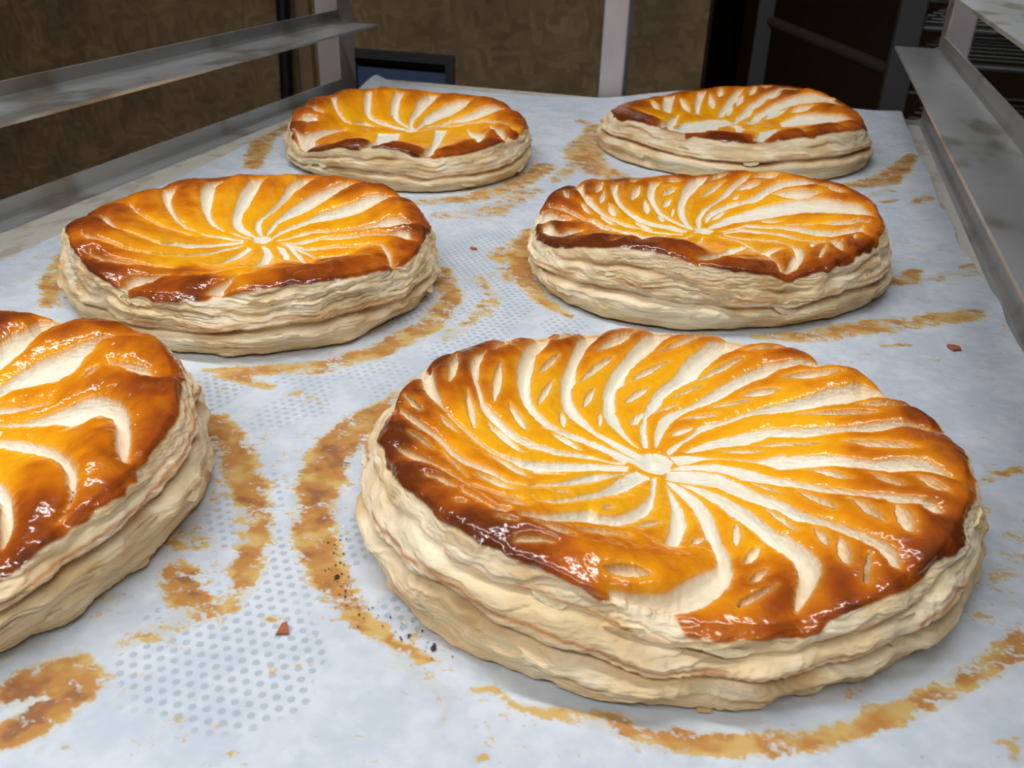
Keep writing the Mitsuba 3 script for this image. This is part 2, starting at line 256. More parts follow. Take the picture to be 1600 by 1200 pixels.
# measured outlines: galettes (centre, rim and base as Fourier series, cuts and nicks in tenths of millimetres), stain strokes, perforation patches
DATA = json.loads('''{"G":{"front":{"c":[-0.0246,0.2808],"B":[1033,7,-16,7,13,21,4,1,2],"R":[949,14,-28,11,3,5,-7,1,5],"Z":[315,5,-20,19,25,12,1,6,-21,-10,-2],"zc":0.0175,
"p":[0.0,0.003],"vent":[-0.0013,-0.0092],"cuts":[[411,385,381,370,342,319,298],[376,349,345,330,306,280,267],[327,305,303,287,261,243,227],[271,273,
264,244,226,213,202],[222,230,219,204,191,179,169],[194,186,173,162,150,145,137],[161,159,144,126,118,110,96],[115,111,100,89,77,72,67],[86,76,64,56,
47,40,37],[52,36,18,15,10,5,0],[4,4,-13,-19,-23,-25,-24],[-56,-29,-42,-47,-51,-53,-57],[-80,-64,-67,-73,-75,-85,-96],[-104,-90,-96,-104,-110,-129,
-156],[-110,-113,-120,-130,-132,-132,-132],[-136,-141,-151,-166,-187,-196,-196],[-170,-183,-187,-195,-202,-202,-202],[-204,-212,-214,-218,-246,-283,
-300]],"polys":[[-929,95,-883,-7,-842,-81,-802,-135,-772,-177,-713,-225,-644,-276,-618,-290,-572,-322,-529,-346,-460,-346,-425,-349,-322,-287,-216,
-221,-153,-196,-82,-168,-81,-214,-173,-266,-259,-337,-357,-412,-404,-421,-448,-385,-522,-368,-570,-337,-616,-306,-643,-288,-712,-232,-770,-187,-802,
-165,-851,-137,-898,-78,-951,23],[-788,356,-772,258,-763,195,-738,118,-724,64,-692,11,-661,-47,-624,-77,-574,-117,-515,-166,-472,-188,-406,-191,-330,
-184,-230,-156,-159,-161,-99,-150,-97,-159,-139,-177,-191,-174,-257,-194,-322,-216,-390,-226,-441,-234,-499,-217,-544,-189,-590,-159,-626,-129,-656,
-95,-682,-41,-715,23,-749,75,-781,132,-795,176,-806,250],[-599,692,-584,567,-598,449,-574,329,-557,233,-528,117,-501,59,-473,19,-420,-22,-373,-45,-310,
-46,-253,-56,-198,-56,-141,-70,-84,-93,-102,-152,-170,-105,-227,-89,-301,-82,-366,-71,-425,-57,-484,-19,-524,25,-560,82,-596,170,-628,280,-650,394,
-661,491,-655,638],[-392,832,-401,699,-420,615,-420,543,-421,461,-411,386,-395,338,-398,269,-381,198,-352,145,-318,98,-277,51,-239,15,-192,4,-134,-16,
-76,-38,-48,-55,-85,-85,-124,-67,-185,-33,-246,-3,-309,26,-309,28,-354,56,-389,91,-413,155,-431,225,-454,312,-457,405,-464,501,-468,583,-466,682,-461,
794],[-1,917,-50,880,-117,780,-146,683,-181,601,-209,526,-215,474,-210,411,-232,360,-226,297,-200,187,-169,125,-164,103,-130,58,-96,14,-70,-7,-77,-11,
-122,19,-166,57,-208,97,-207,92,-237,142,-253,193,-268,260,-281,351,-278,411,-271,489,-255,591,-238,672,-214,772,-171,904],[353,844,267,875,217,787,
181,744,145,720,110,647,79,580,68,523,21,469,-21,413,-40,342,-50,287,-75,234,-83,210,-68,124,-49,47,-45,14,-62,5,-77,53,-95,132,-95,212,-99,246,-93,
314,-84,377,-70,428,-31,506,-19,550,-10,600,12,668,37,714,68,784,95,845,148,903,229,885,302,864],[535,638,511,630,461,648,390,616,437,638,383,619,332,
557,280,522,229,466,197,418,149,362,98,323,49,277,23,228,8,187,-4,123,-10,72,-16,32,-20,33,-28,59,-37,126,-33,208,-17,251,11,283,61,324,92,368,123,417,
171,489,221,546,273,603,324,659,380,673,435,699,528,756,588,716],[815,491,769,458,698,417,632,390,587,382,520,353,453,328,362,306,316,298,250,256,201,
221,184,209,127,159,110,126,77,84,51,17,35,-14,23,18,39,52,74,102,106,156,115,195,148,217,215,253,264,295,314,329,359,356,427,386,495,429,562,480,631,
513,705,565,767,551,814,492],[913,243,873,216,839,218,806,217,756,194,706,186,652,194,589,188,546,172,503,160,372,156,339,127,298,94,232,80,183,60,135,
32,86,19,85,25,115,59,162,102,210,132,275,168,341,200,369,210,458,216,567,228,631,225,695,243,750,261,800,267,867,276,921,273],[939,-102,885,-109,849,
-94,794,-94,719,-91,663,-67,586,-51,505,-62,424,-74,465,-57,419,-74,381,-52,339,-31,273,-16,224,-12,188,-16,143,-34,112,-59,74,-76,39,-20,88,-2,139,-2,
187,-8,223,-6,273,-9,328,-16,369,2,416,27,463,33,422,17,484,30,567,31,627,17,666,0,716,-19,763,-10,820,-12,876,-23,924,-55,949,-85],[895,-321,863,-337,
841,-331,827,-317,775,-320,751,-314,725,-288,672,-267,600,-246,525,-220,447,-192,466,-197,407,-182,345,-165,302,-156,265,-130,222,-109,150,-99,51,-109,
81,-78,146,-62,211,-50,277,-69,342,-95,405,-136,466,-158,426,-139,505,-173,582,-207,673,-243,727,-252,796,-274,841,-282,879,-287,897,-317],[765,-593,
740,-586,733,-571,695,-532,662,-511,612,-472,561,-428,525,-412,471,-395,432,-350,470,-376,413,-335,353,-300,290,-253,225,-205,160,-190,111,-188,49,
-191,46,-122,102,-109,167,-111,223,-118,267,-156,316,-193,349,-230,410,-267,469,-310,430,-275,469,-323,525,-370,579,-402,630,-440,680,-478,719,-508,
747,-527,761,-557,766,-589],[491,-814,490,-779,493,-710,489,-650,475,-605,439,-561,402,-528,377,-487,332,-429,285,-376,234,-308,184,-264,131,-221,97,
-203,63,-195,113,-198,162,-209,228,-242,294,-299,341,-344,387,-405,431,-464,447,-471,491,-513,526,-559,550,-610,553,-658,538,-723,514,-783,496,-816],
[-4,-956,45,-945,78,-932,143,-898,180,-839,219,-761,261,-697,265,-664,256,-620,240,-561,217,-520,209,-491,191,-433,171,-380,143,-328,105,-273,55,-215,
53,-200,80,-202,116,-226,170,-280,206,-337,230,-395,246,-448,259,-505,269,-543,296,-605,305,-671,313,-713,304,-789,284,-843,248,-890,217,-920,170,-949,
143,-953,120,-955,85,-959,49,-960,41,-961,-1,-961],[145,-621,151,-565,153,-490,153,-506,153,-457,135,-389,112,-328,83,-276,57,-229,58,-237,82,-323,100,
-410,105,-503,102,-456,110,-557,104,-647],[-298,-805,-264,-793,-230,-781,-178,-731,-128,-690,-75,-661,-35,-635,-17,-596,7,-556,28,-490,39,-416,32,-318,
28,-283,17,-193,3,-203,16,-310,17,-330,12,-384,-8,-459,-28,-528,-65,-581,-106,-607,-138,-598,-173,-643,-208,-687,-240,-738,-278,-759,-305,-784],[-279,
-645,-256,-641,-225,-616,-178,-555,-140,-510,-104,-452,-56,-363,-35,-292,0,-211,-54,-194,-78,-231,-99,-302,-117,-383,-137,-447,-172,-507,-206,-567,
-254,-621,-281,-639],[-938,-228,-867,-297,-795,-349,-750,-373,-702,-406,-650,-451,-606,-488,-553,-523,-498,-543,-442,-564,-389,-583,-363,-566,-334,
-556,-269,-498,-231,-459,-180,-395,-131,-311,-84,-237,-85,-228,-138,-276,-181,-309,-218,-369,-252,-438,-290,-482,-329,-516,-350,-555,-396,-561,-436,
-535,-494,-505,-551,-483,-591,-463,-635,-436,-686,-392,-737,-353,-804,-318,-881,-265,-934,-220],[-819,-488,-767,-510,-714,-539,-690,-557,-662,-576,
-693,-565,-743,-549,-803,-506],[-659,-649,-632,-651,-602,-662,-556,-693,-513,-724,-568,-703,-613,-668,-650,-656],[-383,-790,-370,-786,-333,-782,-345,
-800,-365,-801],[-296,-902,-280,-883,-228,-868,-195,-869,-178,-870,-198,-877,-237,-885,-276,-894],[-688,-563,-620,-611,-558,-649,-491,-703,-397,-710,
-328,-689,-330,-678,-400,-699,-493,-694,-559,-639,-622,-601,-689,-556],[-512,-729,-474,-751,-421,-776,-369,-799,-369,-793,-421,-771,-475,-745,-513,
-724]],"nicks":[[-942,-147,-909,-190,-878,-221,-849,-243,-822,-254,-849,-225,-878,-198,-909,-172],[-883,268,-868,164,-852,83,-833,21,-808,-30,-805,23,
-812,77,-830,137],[-742,-11,-718,-84,-690,-149,-658,-207,-621,-261,-644,-188,-672,-123,-704,-65],[-768,-235,-743,-263,-717,-286,-692,-304,-665,-317,
-690,-287,-716,-263,-742,-246],[-720,561,-741,533,-760,507,-758,428,-748,335,-731,370,-722,423,-727,517],[-696,271,-688,180,-673,98,-652,26,-624,-39,
-628,37,-641,114,-665,192],[-580,-4,-554,-53,-527,-92,-497,-121,-464,-141,-488,-92,-515,-53,-546,-24],[-496,773,-522,754,-545,737,-564,720,-556,606,
-529,622,-511,654,-505,727],[-508,507,-528,462,-540,410,-544,351,-540,286,-522,333,-511,385,-507,444],[-478,283,-488,224,-491,164,-488,104,-478,46,
-468,98,-465,156,-469,218],[-392,73,-389,37,-382,8,-369,-15,-352,-31,-355,3,-362,32,-375,55],[-245,886,-288,812,-326,746,-357,681,-379,603,-333,636,
-294,683,-262,744],[-290,601,-325,550,-352,489,-371,417,-382,335,-351,393,-326,456,-306,525],[-316,325,-328,286,-334,245,-332,199,-323,151,-311,192,
-306,234,-308,278],[-257,167,-258,134,-255,103,-247,75,-236,50,-234,82,-238,113,-246,141],[-106,418,-135,394,-158,361,-175,319,-185,267,-158,292,-135,
327,-119,369],[-59,618,-102,585,-140,542,-173,489,-201,425,-160,462,-122,506,-89,558],[-99,240,-117,223,-129,200,-134,170,-132,131,-114,149,-103,173,
-98,203],[-391,-89,-358,-114,-325,-133,-292,-142,-258,-142,-291,-112,-323,-94,-357,-87],[-393,-213,-371,-225,-350,-233,-328,-235,-307,-232,-330,-217,
-351,-210,-372,-209],[-374,-433,-345,-429,-317,-420,-291,-404,-265,-380,-295,-382,-323,-392,-349,-410],[-107,-567,-96,-564,-86,-557,-77,-545,-68,-528,
-80,-530,-90,-538,-99,-550],[-268,-556,-253,-557,-239,-553,-226,-545,-214,-532,-229,-531,-243,-535,-256,-544],[-612,-180,-567,-225,-521,-263,-475,-289,
-428,-303,-474,-245,-519,-208,-565,-188],[-538,-392,-488,-434,-440,-469,-393,-492,-349,-501,-398,-448,-447,-412,-493,-395],[-512,-597,-467,-632,-426,
-653,-390,-655,-357,-640,-399,-605,-440,-585,-477,-583],[-834,-376,-793,-417,-753,-452,-717,-476,-682,-491,-718,-457,-754,-430,-792,-403],[-384,-739,
-360,-747,-337,-748,-316,-740,-297,-723,-321,-716,-344,-717,-365,-725],[-765,-243,-750,-263,-734,-280,-718,-291,-701,-296,-716,-274,-732,-257,-748,
-247],[-673,-464,-630,-515,-587,-567,-543,-619,-500,-666,-543,-603,-588,-547,-630,-501],[-375,-824,-351,-830,-329,-834,-307,-835,-286,-832,-308,-828,
-330,-825,-352,-824],[-509,-778,-495,-785,-482,-789,-469,-790,-457,-789,-470,-783,-484,-779,-496,-778],[-122,660,-68,702,-18,750,29,810,71,913,16,868,
-34,788,-80,729],[74,504,122,539,166,580,208,631,245,692,196,661,151,619,110,566],[-29,345,7,374,42,407,75,442,108,482,70,456,35,424,2,387],[225,740,
270,738,315,742,359,763,404,823,358,820,313,772,269,755],[246,409,288,405,327,411,365,429,400,460,359,465,319,459,282,439],[135,322,180,331,224,344,
267,362,309,386,264,379,220,366,177,347],[-65,244,-39,265,-14,287,10,312,33,339,6,320,-19,298,-43,273],[41,232,78,237,114,246,149,259,184,276,147,273,
111,265,75,251],[389,540,450,531,508,534,565,549,623,597,562,591,504,586,446,569],[455,295,530,291,604,292,676,300,748,317,676,326,603,325,529,315],
[667,376,710,359,753,349,797,358,853,434,802,404,755,387,711,384],[376,87,423,85,469,88,514,94,559,105,514,109,468,107,422,100],[613,112,675,79,735,55,
795,42,855,42,799,77,740,101,677,111],[332,81,366,78,399,79,430,87,462,102,429,108,396,106,364,97],[203,35,248,30,293,28,337,33,380,41,336,49,292,50,
247,46],[324,-175,353,-200,382,-221,410,-238,438,-251,411,-226,383,-205,354,-188],[19,111,44,118,66,133,86,156,102,187,76,181,54,166,35,142],[378,-323,
404,-369,432,-409,460,-442,490,-469,466,-425,439,-385,410,-352],[505,-76,538,-114,572,-141,605,-159,640,-167,610,-129,577,-101,542,-84],[695,-122,717,
-161,741,-190,767,-208,794,-216,774,-177,750,-148,724,-130],[823,-135,838,-184,856,-219,882,-225,913,-216,895,-189,872,-171,849,-151],[471,-226,501,
-270,531,-306,563,-334,596,-353,568,-311,539,-275,506,-247],[625,-279,646,-332,669,-376,695,-409,723,-434,704,-386,681,-343,655,-308],[753,-330,749,
-387,754,-430,769,-456,794,-463,797,-422,790,-390,775,-357],[527,-443,533,-478,542,-506,555,-527,572,-541,567,-508,558,-480,544,-459],[597,-491,590,
-535,591,-573,601,-605,620,-627,626,-589,625,-554,615,-521],[675,-566,666,-595,661,-624,660,-650,664,-675,673,-649,678,-622,678,-595],[303,-422,296,
-459,295,-495,300,-530,312,-562,319,-526,319,-491,314,-456],[82,-511,61,-524,42,-546,25,-575,10,-612,30,-597,49,-575,66,-545],[381,-551,362,-565,349,
-588,341,-620,339,-660,357,-644,370,-621,378,-589],[405,-667,388,-679,374,-699,364,-727,358,-761,375,-747,388,-727,398,-700],[438,-732,404,-766,374,
-803,346,-841,322,-882,354,-851,383,-817,411,-779],[214,-530,200,-537,190,-551,182,-574,178,-605,192,-597,202,-582,209,-560],[-258,-816,-224,-827,-192,
-831,-161,-827,-130,-813,-163,-804,-195,-802,-226,-807],[-142,-773,-103,-764,-64,-746,-26,-719,12,-685,-29,-694,-68,-713,-106,-740],[-34,-906,0,-907,
33,-901,65,-885,97,-855,62,-852,29,-863,-3,-882]],"n":18},"ml":{"c":[-0.2707,0.4155],"B":[984,-5,0,13,-8,-23,-17,1,8],"R":[937,1,-8,-3,-19,-5,-8,9,-7],
"Z":[339,-17,15,-4,8,0,-10,-20,-2,1,8],"zc":0.0215,"p":[0.15,0.0032],"vent":[0.0003,0.0043],"cuts":[[359,340,334,318,300,285,277],[312,304,293,275,261,
246,240],[271,266,248,231,221,212,210],[221,220,199,187,183,176,173],[176,178,163,153,146,136,129],[126,124,111,97,93,91,88],[38,64,48,38,37,33,32],
[-4,8,22,18,16,14,17],[-18,-17,-21,-8,-6,-11,-27],[-25,-29,-39,-48,-43,-44,-55],[-27,-34,-53,-63,-69,-73,-73],[-42,-56,-70,-78,-80,-80,-80],[-98,-91,
-97,-102,-108,-108,-108],[-115,-115,-115,-115,-115,-115,-122],[-159,-159,-159,-159,-159,-159,-170],[-153,-150,-149,-156,-156,-156,-156],[-197,-199,
-192,-192,-199,-213,-231],[-240,-236,-225,-224,-242,-269,-284],[-170,-170,-170,-170,-170,-183,-208],[-275,-275,-275,-286,-298,-309,-313]],
"polys":[[-757,353,-700,215,-631,138,-528,45,-438,-4,-365,-30,-315,-32,-217,4,-88,6,-83,-15,-196,-28,-304,-48,-355,-33,-438,-29,-544,31,-653,120,-753,
212,-850,354],[-585,654,-580,500,-527,393,-465,263,-409,180,-338,120,-248,67,-178,73,-60,40,-67,25,-169,58,-264,67,-361,103,-432,163,-502,236,-582,337,
-631,427,-661,585],[-368,804,-374,705,-340,567,-300,406,-282,316,-246,234,-184,165,-119,124,-44,69,-64,61,-183,108,-246,145,-312,246,-370,380,-425,533,
-454,704],[-83,899,-101,795,-135,673,-123,567,-131,425,-141,291,-117,234,-29,98,-36,95,-87,140,-134,192,-166,262,-165,379,-167,505,-187,639,-209,728,
-182,878],[248,874,197,799,147,722,126,659,93,552,47,441,-7,353,-36,283,-10,150,-9,105,-42,176,-65,290,-67,416,-48,558,-4,674,67,778,140,845,228,861],
[557,719,506,592,456,517,416,445,333,394,244,356,158,327,80,225,48,148,46,81,28,97,21,196,55,270,109,356,145,450,217,510,300,582,350,657,456,723,558,
717],[782,284,701,239,617,219,473,221,362,203,244,195,159,126,101,56,77,69,120,123,161,197,268,227,388,231,500,249,580,299,629,368,713,356,795,328],
[888,138,838,99,764,132,670,135,563,117,450,106,330,108,263,38,171,32,113,34,124,43,191,54,257,110,354,139,463,160,580,163,713,161,755,203,819,232],
[927,-250,872,-164,762,-16,692,4,636,-36,512,-17,412,-48,353,-68,265,-22,167,10,128,22,214,27,328,-22,389,-4,475,26,599,10,679,34,752,23,826,-61,879,
-133,929,-240],[838,-482,815,-431,742,-268,715,-168,676,-223,603,-332,530,-279,401,-154,290,-68,178,-8,187,4,292,-43,367,-94,476,-194,554,-171,619,
-124,709,-343,788,-460,811,-525],[606,-481,478,-317,354,-152,254,-45,200,-5,198,-17,290,-122,446,-314,606,-505],[415,-357,284,-152,182,-30,150,-15,130,
-22,239,-155,385,-375],[332,-538,318,-422,206,-191,118,-70,66,-35,51,-51,126,-142,200,-294,295,-526],[360,-881,349,-863,359,-811,340,-705,330,-696,335,
-794,287,-861,269,-898],[-122,-934,-77,-897,-34,-849,-8,-770,-19,-760,-86,-825,-146,-859,-158,-902,-156,-931],[18,-458,57,-416,52,-256,28,-105,-9,-96,
2,-214,17,-379,3,-448],[-559,-656,-502,-658,-374,-630,-256,-578,-216,-524,-152,-439,-112,-333,-87,-198,-41,-83,-52,-65,-108,-165,-137,-297,-172,-410,
-232,-501,-272,-556,-384,-616,-506,-644,-583,-617,-654,-590],[-795,-270,-718,-324,-607,-392,-564,-398,-326,-403,-284,-356,-231,-325,-182,-230,-136,
-122,-66,-42,-83,-15,-164,-78,-222,-170,-278,-258,-321,-305,-344,-378,-577,-382,-679,-313,-762,-251,-892,-168],[-449,-778,-368,-798,-282,-788,-79,-663,
-92,-645,-291,-775,-377,-785,-452,-769],[-815,8,-755,-29,-715,-50,-519,-109,-344,-107,-350,-94,-511,-97,-716,-37,-780,-6,-833,44,-883,62]],"nicks":[],
"n":20},"mr":{"c":[-0.0387,0.5318],"B":[1021,19,-9,-2,19,50,10,-1,0],"R":[972,10,-12,-1,18,5,-5,-4,7],"Z":[338,57,6,-4,19,1,31,15,-25,-10,-1],
"zc":0.02,"p":[0.15,0.0028],"vent":[0.0017,0.0015],"cuts":[[394,374,350,334,314,294,275],[368,322,316,293,268,249,249],[281,265,251,235,222,210,208],
[259,224,206,193,183,174,170],[196,179,163,147,141,137,136],[163,158,137,111,104,91,76],[105,97,77,61,44,21,5],[16,16,16,7,-2,-12,-8],[33,48,17,-9,-29,
-32,-28],[6,21,-11,-35,-49,-53,-57],[-12,-41,-45,-54,-67,-84,-103],[-21,-59,-79,-121,-133,-140,-151],[-240,-240,-221,-250,-208,-208,-208],[-285,-285,
-285,-285,-285,-295,-305],[423,422,401,389,385,378,375],[476,475,454,442,438,431,428],[572,571,550,538,534,527,524]],"polys":[[-829,396,-779,208,-752,
129,-705,114,-641,26,-566,-49,-503,-79,-437,-94,-379,-109,-259,-125,-95,-91,-93,-111,-255,-151,-369,-126,-428,-141,-505,-105,-582,-76,-640,-37,-712,23,
-771,114,-837,207,-865,343],[-625,570,-591,379,-536,215,-480,120,-411,62,-340,24,-269,18,-181,37,-71,-19,-98,-74,-204,-39,-307,-45,-381,-22,-449,33,
-511,93,-566,183,-613,323,-657,463],[-361,774,-378,627,-360,498,-325,358,-268,230,-198,152,-120,94,-66,50,-76,24,-152,77,-230,129,-290,189,-344,299,
-397,432,-427,581,-434,727],[-52,919,-80,781,-120,651,-147,536,-152,418,-130,268,-102,165,-41,15,-61,8,-134,149,-170,250,-194,389,-197,526,-203,659,
-183,779,-141,915],[225,879,189,749,144,658,108,566,55,489,11,407,-11,337,-22,244,-14,120,-4,27,-25,44,-51,203,-49,275,-39,369,-1,440,49,539,82,650,
125,760,171,845],[650,592,555,601,445,602,360,548,320,496,281,444,221,440,129,389,67,326,36,272,12,154,0,248,12,339,52,391,106,454,187,477,230,500,264,
540,324,619,394,681,482,706,575,740,634,614],[971,47,872,25,777,114,677,184,575,227,470,236,366,222,258,215,173,191,85,109,25,37,44,142,121,260,196,
320,280,368,387,404,494,418,601,412,706,387,810,311,914,243,979,71],[916,-90,836,-126,755,-92,679,3,614,7,478,83,478,93,614,31,692,17,744,3,838,-53,
939,-26],[913,-249,872,-232,832,-279,788,-299,739,-328,647,-224,550,-74,446,39,340,87,252,129,128,47,106,43,195,118,263,163,373,114,479,65,581,-9,679,
-121,772,-193,847,-189,894,-165,909,-235],[790,-506,757,-485,720,-408,647,-361,585,-293,486,-147,388,-23,236,53,131,12,130,28,233,94,343,43,484,-81,
584,-255,678,-345,744,-388,781,-411,789,-459],[503,-810,523,-741,533,-648,550,-541,526,-369,456,-241,353,-159,269,-117,133,-6,132,10,268,-89,352,-123,
455,-207,532,-359,574,-424,599,-565,589,-677,562,-748,516,-809],[73,-954,110,-942,177,-872,241,-442,293,-287,229,-237,186,-116,144,-39,131,17,231,-67,
317,-230,194,-330,126,-873,72,-945],[-548,-226,-468,-253,-381,-284,-223,-860,-183,-185,-187,-157,-307,-249,-346,-214,-448,-212,-557,-188],[-933,-92,
-864,-141,-765,-165,-672,-199,-620,-184,-622,-175,-679,-172,-760,-131,-857,-111,-943,-57],[-33,-90,-68,-158,-112,-221,-180,-267,-254,-306,-327,-343,
-397,-380,-462,-422,-534,-455,-613,-479,-687,-507,-759,-536,-762,-532,-694,-496,-624,-464,-549,-437,-479,-403,-414,-362,-343,-326,-270,-292,-195,-257,
-124,-213,-78,-153,-40,-86],[26,-101,30,-177,23,-253,-13,-328,-57,-399,-101,-467,-144,-534,-180,-603,-226,-667,-282,-727,-332,-789,-379,-851,-384,-848,
-343,-784,-299,-720,-247,-659,-203,-595,-168,-527,-124,-461,-78,-395,-31,-326,9,-253,19,-178,18,-102],[117,-44,182,-85,241,-134,281,-206,313,-283,344,
-359,375,-432,410,-500,437,-575,454,-655,475,-732,499,-806,494,-809,464,-738,438,-665,418,-588,390,-515,355,-447,326,-374,298,-298,269,-220,232,-146,
176,-94,113,-51],[-955,-167,-891,-168,-825,-231,-736,-225,-800,-274,-867,-282,-912,-318,-947,-270],[-904,-348,-866,-312,-817,-391,-759,-487,-733,-376,
-647,-337,-694,-426,-720,-563,-797,-518,-870,-445]],"nicks":[[-895,146,-879,71,-861,23,-843,0,-821,-4,-830,39,-843,72,-866,108],[-749,-3,-731,-48,-710,
-83,-686,-103,-659,-110,-676,-64,-697,-31,-722,-12],[-615,-83,-586,-121,-556,-149,-524,-165,-492,-165,-522,-120,-552,-93,-584,-81],[-702,441,-718,388,
-723,328,-717,264,-701,196,-684,234,-678,286,-684,352],[-662,287,-669,220,-667,160,-656,110,-635,63,-625,116,-626,170,-639,227],[-598,93,-583,30,-564,
-14,-539,-41,-509,-51,-523,10,-542,55,-568,83],[-511,774,-534,756,-553,740,-567,728,-560,612,-535,615,-519,642,-514,714],[-482,609,-504,539,-511,454,
-501,359,-477,257,-457,337,-451,421,-460,513],[-406,356,-403,265,-391,190,-370,137,-340,102,-341,189,-353,262,-375,316],[-228,775,-258,799,-286,810,
-311,796,-331,757,-301,735,-274,732,-250,747],[-239,653,-271,646,-296,620,-312,572,-319,501,-288,513,-265,543,-249,589],[-248,476,-271,458,-285,425,
-288,375,-280,306,-257,328,-244,364,-242,414],[-213,344,-218,303,-218,260,-212,216,-201,172,-196,216,-197,259,-202,301],[-290,145,-277,98,-263,69,-247,
59,-228,68,-240,117,-255,147,-272,156],[-667,-163,-623,-208,-578,-249,-533,-278,-487,-294,-534,-221,-578,-183,-623,-166],[-412,-43,-374,-78,-335,-107,
-297,-126,-258,-136,-297,-85,-335,-57,-374,-44],[-55,782,-14,782,22,796,53,826,78,909,37,914,0,918,-28,832],[-73,504,-31,551,6,606,37,673,62,754,18,
716,-20,662,-50,591],[241,771,291,733,337,717,379,728,418,796,369,830,323,847,280,814],[142,610,190,600,233,607,270,636,303,689,254,705,211,697,174,
664],[131,500,148,494,163,498,173,513,180,540,162,547,148,543,138,526],[371,515,451,459,527,426,599,422,669,451,593,515,517,545,443,544],[37,200,64,
218,85,247,101,289,111,342,83,330,62,303,47,259],[319,185,356,160,392,139,428,128,463,124,427,156,390,176,354,185],[343,-552,382,-549,418,-525,453,
-482,486,-425,448,-404,410,-410,376,-454],[702,-431,683,-484,670,-546,663,-600,663,-649,680,-611,692,-567,699,-514],[613,-398,624,-444,633,-466,643,
-459,653,-424,643,-377,633,-358,623,-366],[845,-296,836,-317,832,-337,834,-354,842,-368,852,-347,855,-328,853,-312],[197,99,244,54,291,12,337,-22,382,
-45,336,22,290,67,243,91],[643,573,684,512,725,461,767,421,810,411,772,473,731,513,688,548]],"n":17},"bl":{"c":[-0.2951,0.6949],"B":[988,-5,0,14,-26,
-34,-8,0,0],"R":[947,-11,-2,-10,-4,3,-5,0,-2],"Z":[323,-16,67,10,-28,-17,20,22,0,3,-22],"zc":0.02,"p":[0.38,0.003],"vent":[-0.0045,0.0096],
"cuts":[[340,340,340,341,317,294,290],[286,275,280,276,256,245,245],[215,223,229,223,214,208,208],[188,198,192,181,174,168,168],[145,155,151,136,128,
125,125],[119,113,103,81,74,68,65],[61,85,75,56,40,16,-12],[26,26,26,26,26,-15,-33],[-2,-2,-2,-2,-26,-50,-52],[31,31,-56,-79,-91,-98,-103],[-174,-186,
-172,-158,-151,-146,-144],[-257,-257,-257,-257,-246,-237,-221],[-263,-263,-263,-263,-263,-264,-268],[-283,-283,-283,-283,-283,-287,-299],[-316,-316,
-313,-291,-291,-291,-291]],"polys":[[-839,328,-750,162,-691,85,-580,-27,-528,-17,-523,-43,-564,-76,-644,-14,-756,99,-867,261],[-630,616,-561,444,-499,
285,-447,251,-298,248,-63,113,-101,65,-326,178,-485,204,-542,265,-609,399,-673,575],[-382,793,-367,628,-317,470,-278,394,-142,267,-62,144,-74,138,-180,
250,-298,353,-367,410,-415,542,-452,721],[-71,888,-101,725,-133,573,-153,436,-134,335,-37,155,-62,144,-159,324,-200,441,-204,562,-226,695,-189,871],
[253,793,217,643,143,561,50,489,-18,322,-14,135,-37,155,-73,385,-85,490,-52,598,14,703,122,821],[632,585,530,498,448,444,344,411,191,430,40,252,19,306,
150,462,301,531,389,616,523,652,628,642],[915,-64,729,231,538,349,363,360,159,321,46,130,31,166,143,364,355,381,538,391,720,304,902,-22],[893,-288,821,
-229,597,257,598,274,842,-128,905,-242],[591,-170,397,263,670,-89,755,-343,737,-440],[423,-846,436,-798,245,-122,134,197,227,237,336,-214,491,-746,470,
-821],[34,-952,30,-858,-257,-103,-80,-50,-65,-86,165,-845,120,-918,45,-951],[-532,-794,-476,-715,-583,-577,-570,-452,-496,-204,-503,-189,-703,-519,
-817,-466,-683,-669],[-868,-339,-759,-352,-700,-274,-707,-266,-735,-233,-842,-275],[-936,-57,-785,-161,-727,-134,-734,-120,-848,-93,-944,-27],[-522,
-29,-465,32,-377,95,-384,110,-474,115,-529,-8]],"nicks":[],"n":15},"br":{"c":[-0.0439,0.843],"B":[1136,-7,-82,19,20,4,-15,-1,0],"R":[1041,2,-9,28,2,-1,
-3,1,0],"Z":[329,45,31,-22,23,-11,-17,-20,-5,-7,0],"zc":0.017,"p":[0.38,0.0032],"vent":[0.0014,0.0065],"cuts":[[289,289,289,289,275,249,243],[247,247,
247,235,218,208,208],[207,207,201,181,169,163,163],[176,163,152,140,125,94,94],[102,111,117,102,82,63,38],[46,46,46,37,19,4,-2],[-320,-320,-320,-301,
-242,-223,-212],[-404,-288,-245,-219,-206,-197,-197],[-26,-26,-84,-107,-119,-126,-133],[-134,-147,-147,-147,-147,-147,-147],[371,370,349,337,333,326,
323],[493,492,471,459,455,448,445],[580,579,558,546,542,535,532],[624,623,602,590,586,579,576]],"polys":[[-639,697,-629,473,-607,239,-655,220,-714,373,
-752,659],[-359,817,-374,589,-358,373,-391,374,-430,569,-439,784],[-1,917,-56,714,-115,550,-146,407,-193,390,-180,535,-138,706,-77,861],[524,750,364,
809,235,707,111,566,23,353,6,153,-27,177,-19,445,69,641,196,763,342,850,522,778],[896,393,740,495,559,534,381,524,221,447,129,206,80,223,138,486,279,
604,456,659,622,668,785,667,896,444],[985,1,831,18,617,157,410,205,387,311,516,371,678,347,899,214,1033,83],[-562,-870,-591,25,-541,245,-531,239,-471,
-814,-530,-887],[-499,-903,-461,34,-261,265,-106,335,-29,192,-30,115,-135,-24,-182,-921,-343,-967],[216,-976,225,-90,367,154,370,81,343,-878,287,-983],
[0,38,17,-69,53,-238,96,4],[-89,-6,-158,-49,-232,-84,-321,-91,-410,-87,-497,-82,-582,-79,-665,-82,-749,-74,-835,-55,-918,-41,-1001,-31,-1002,-25,-920,
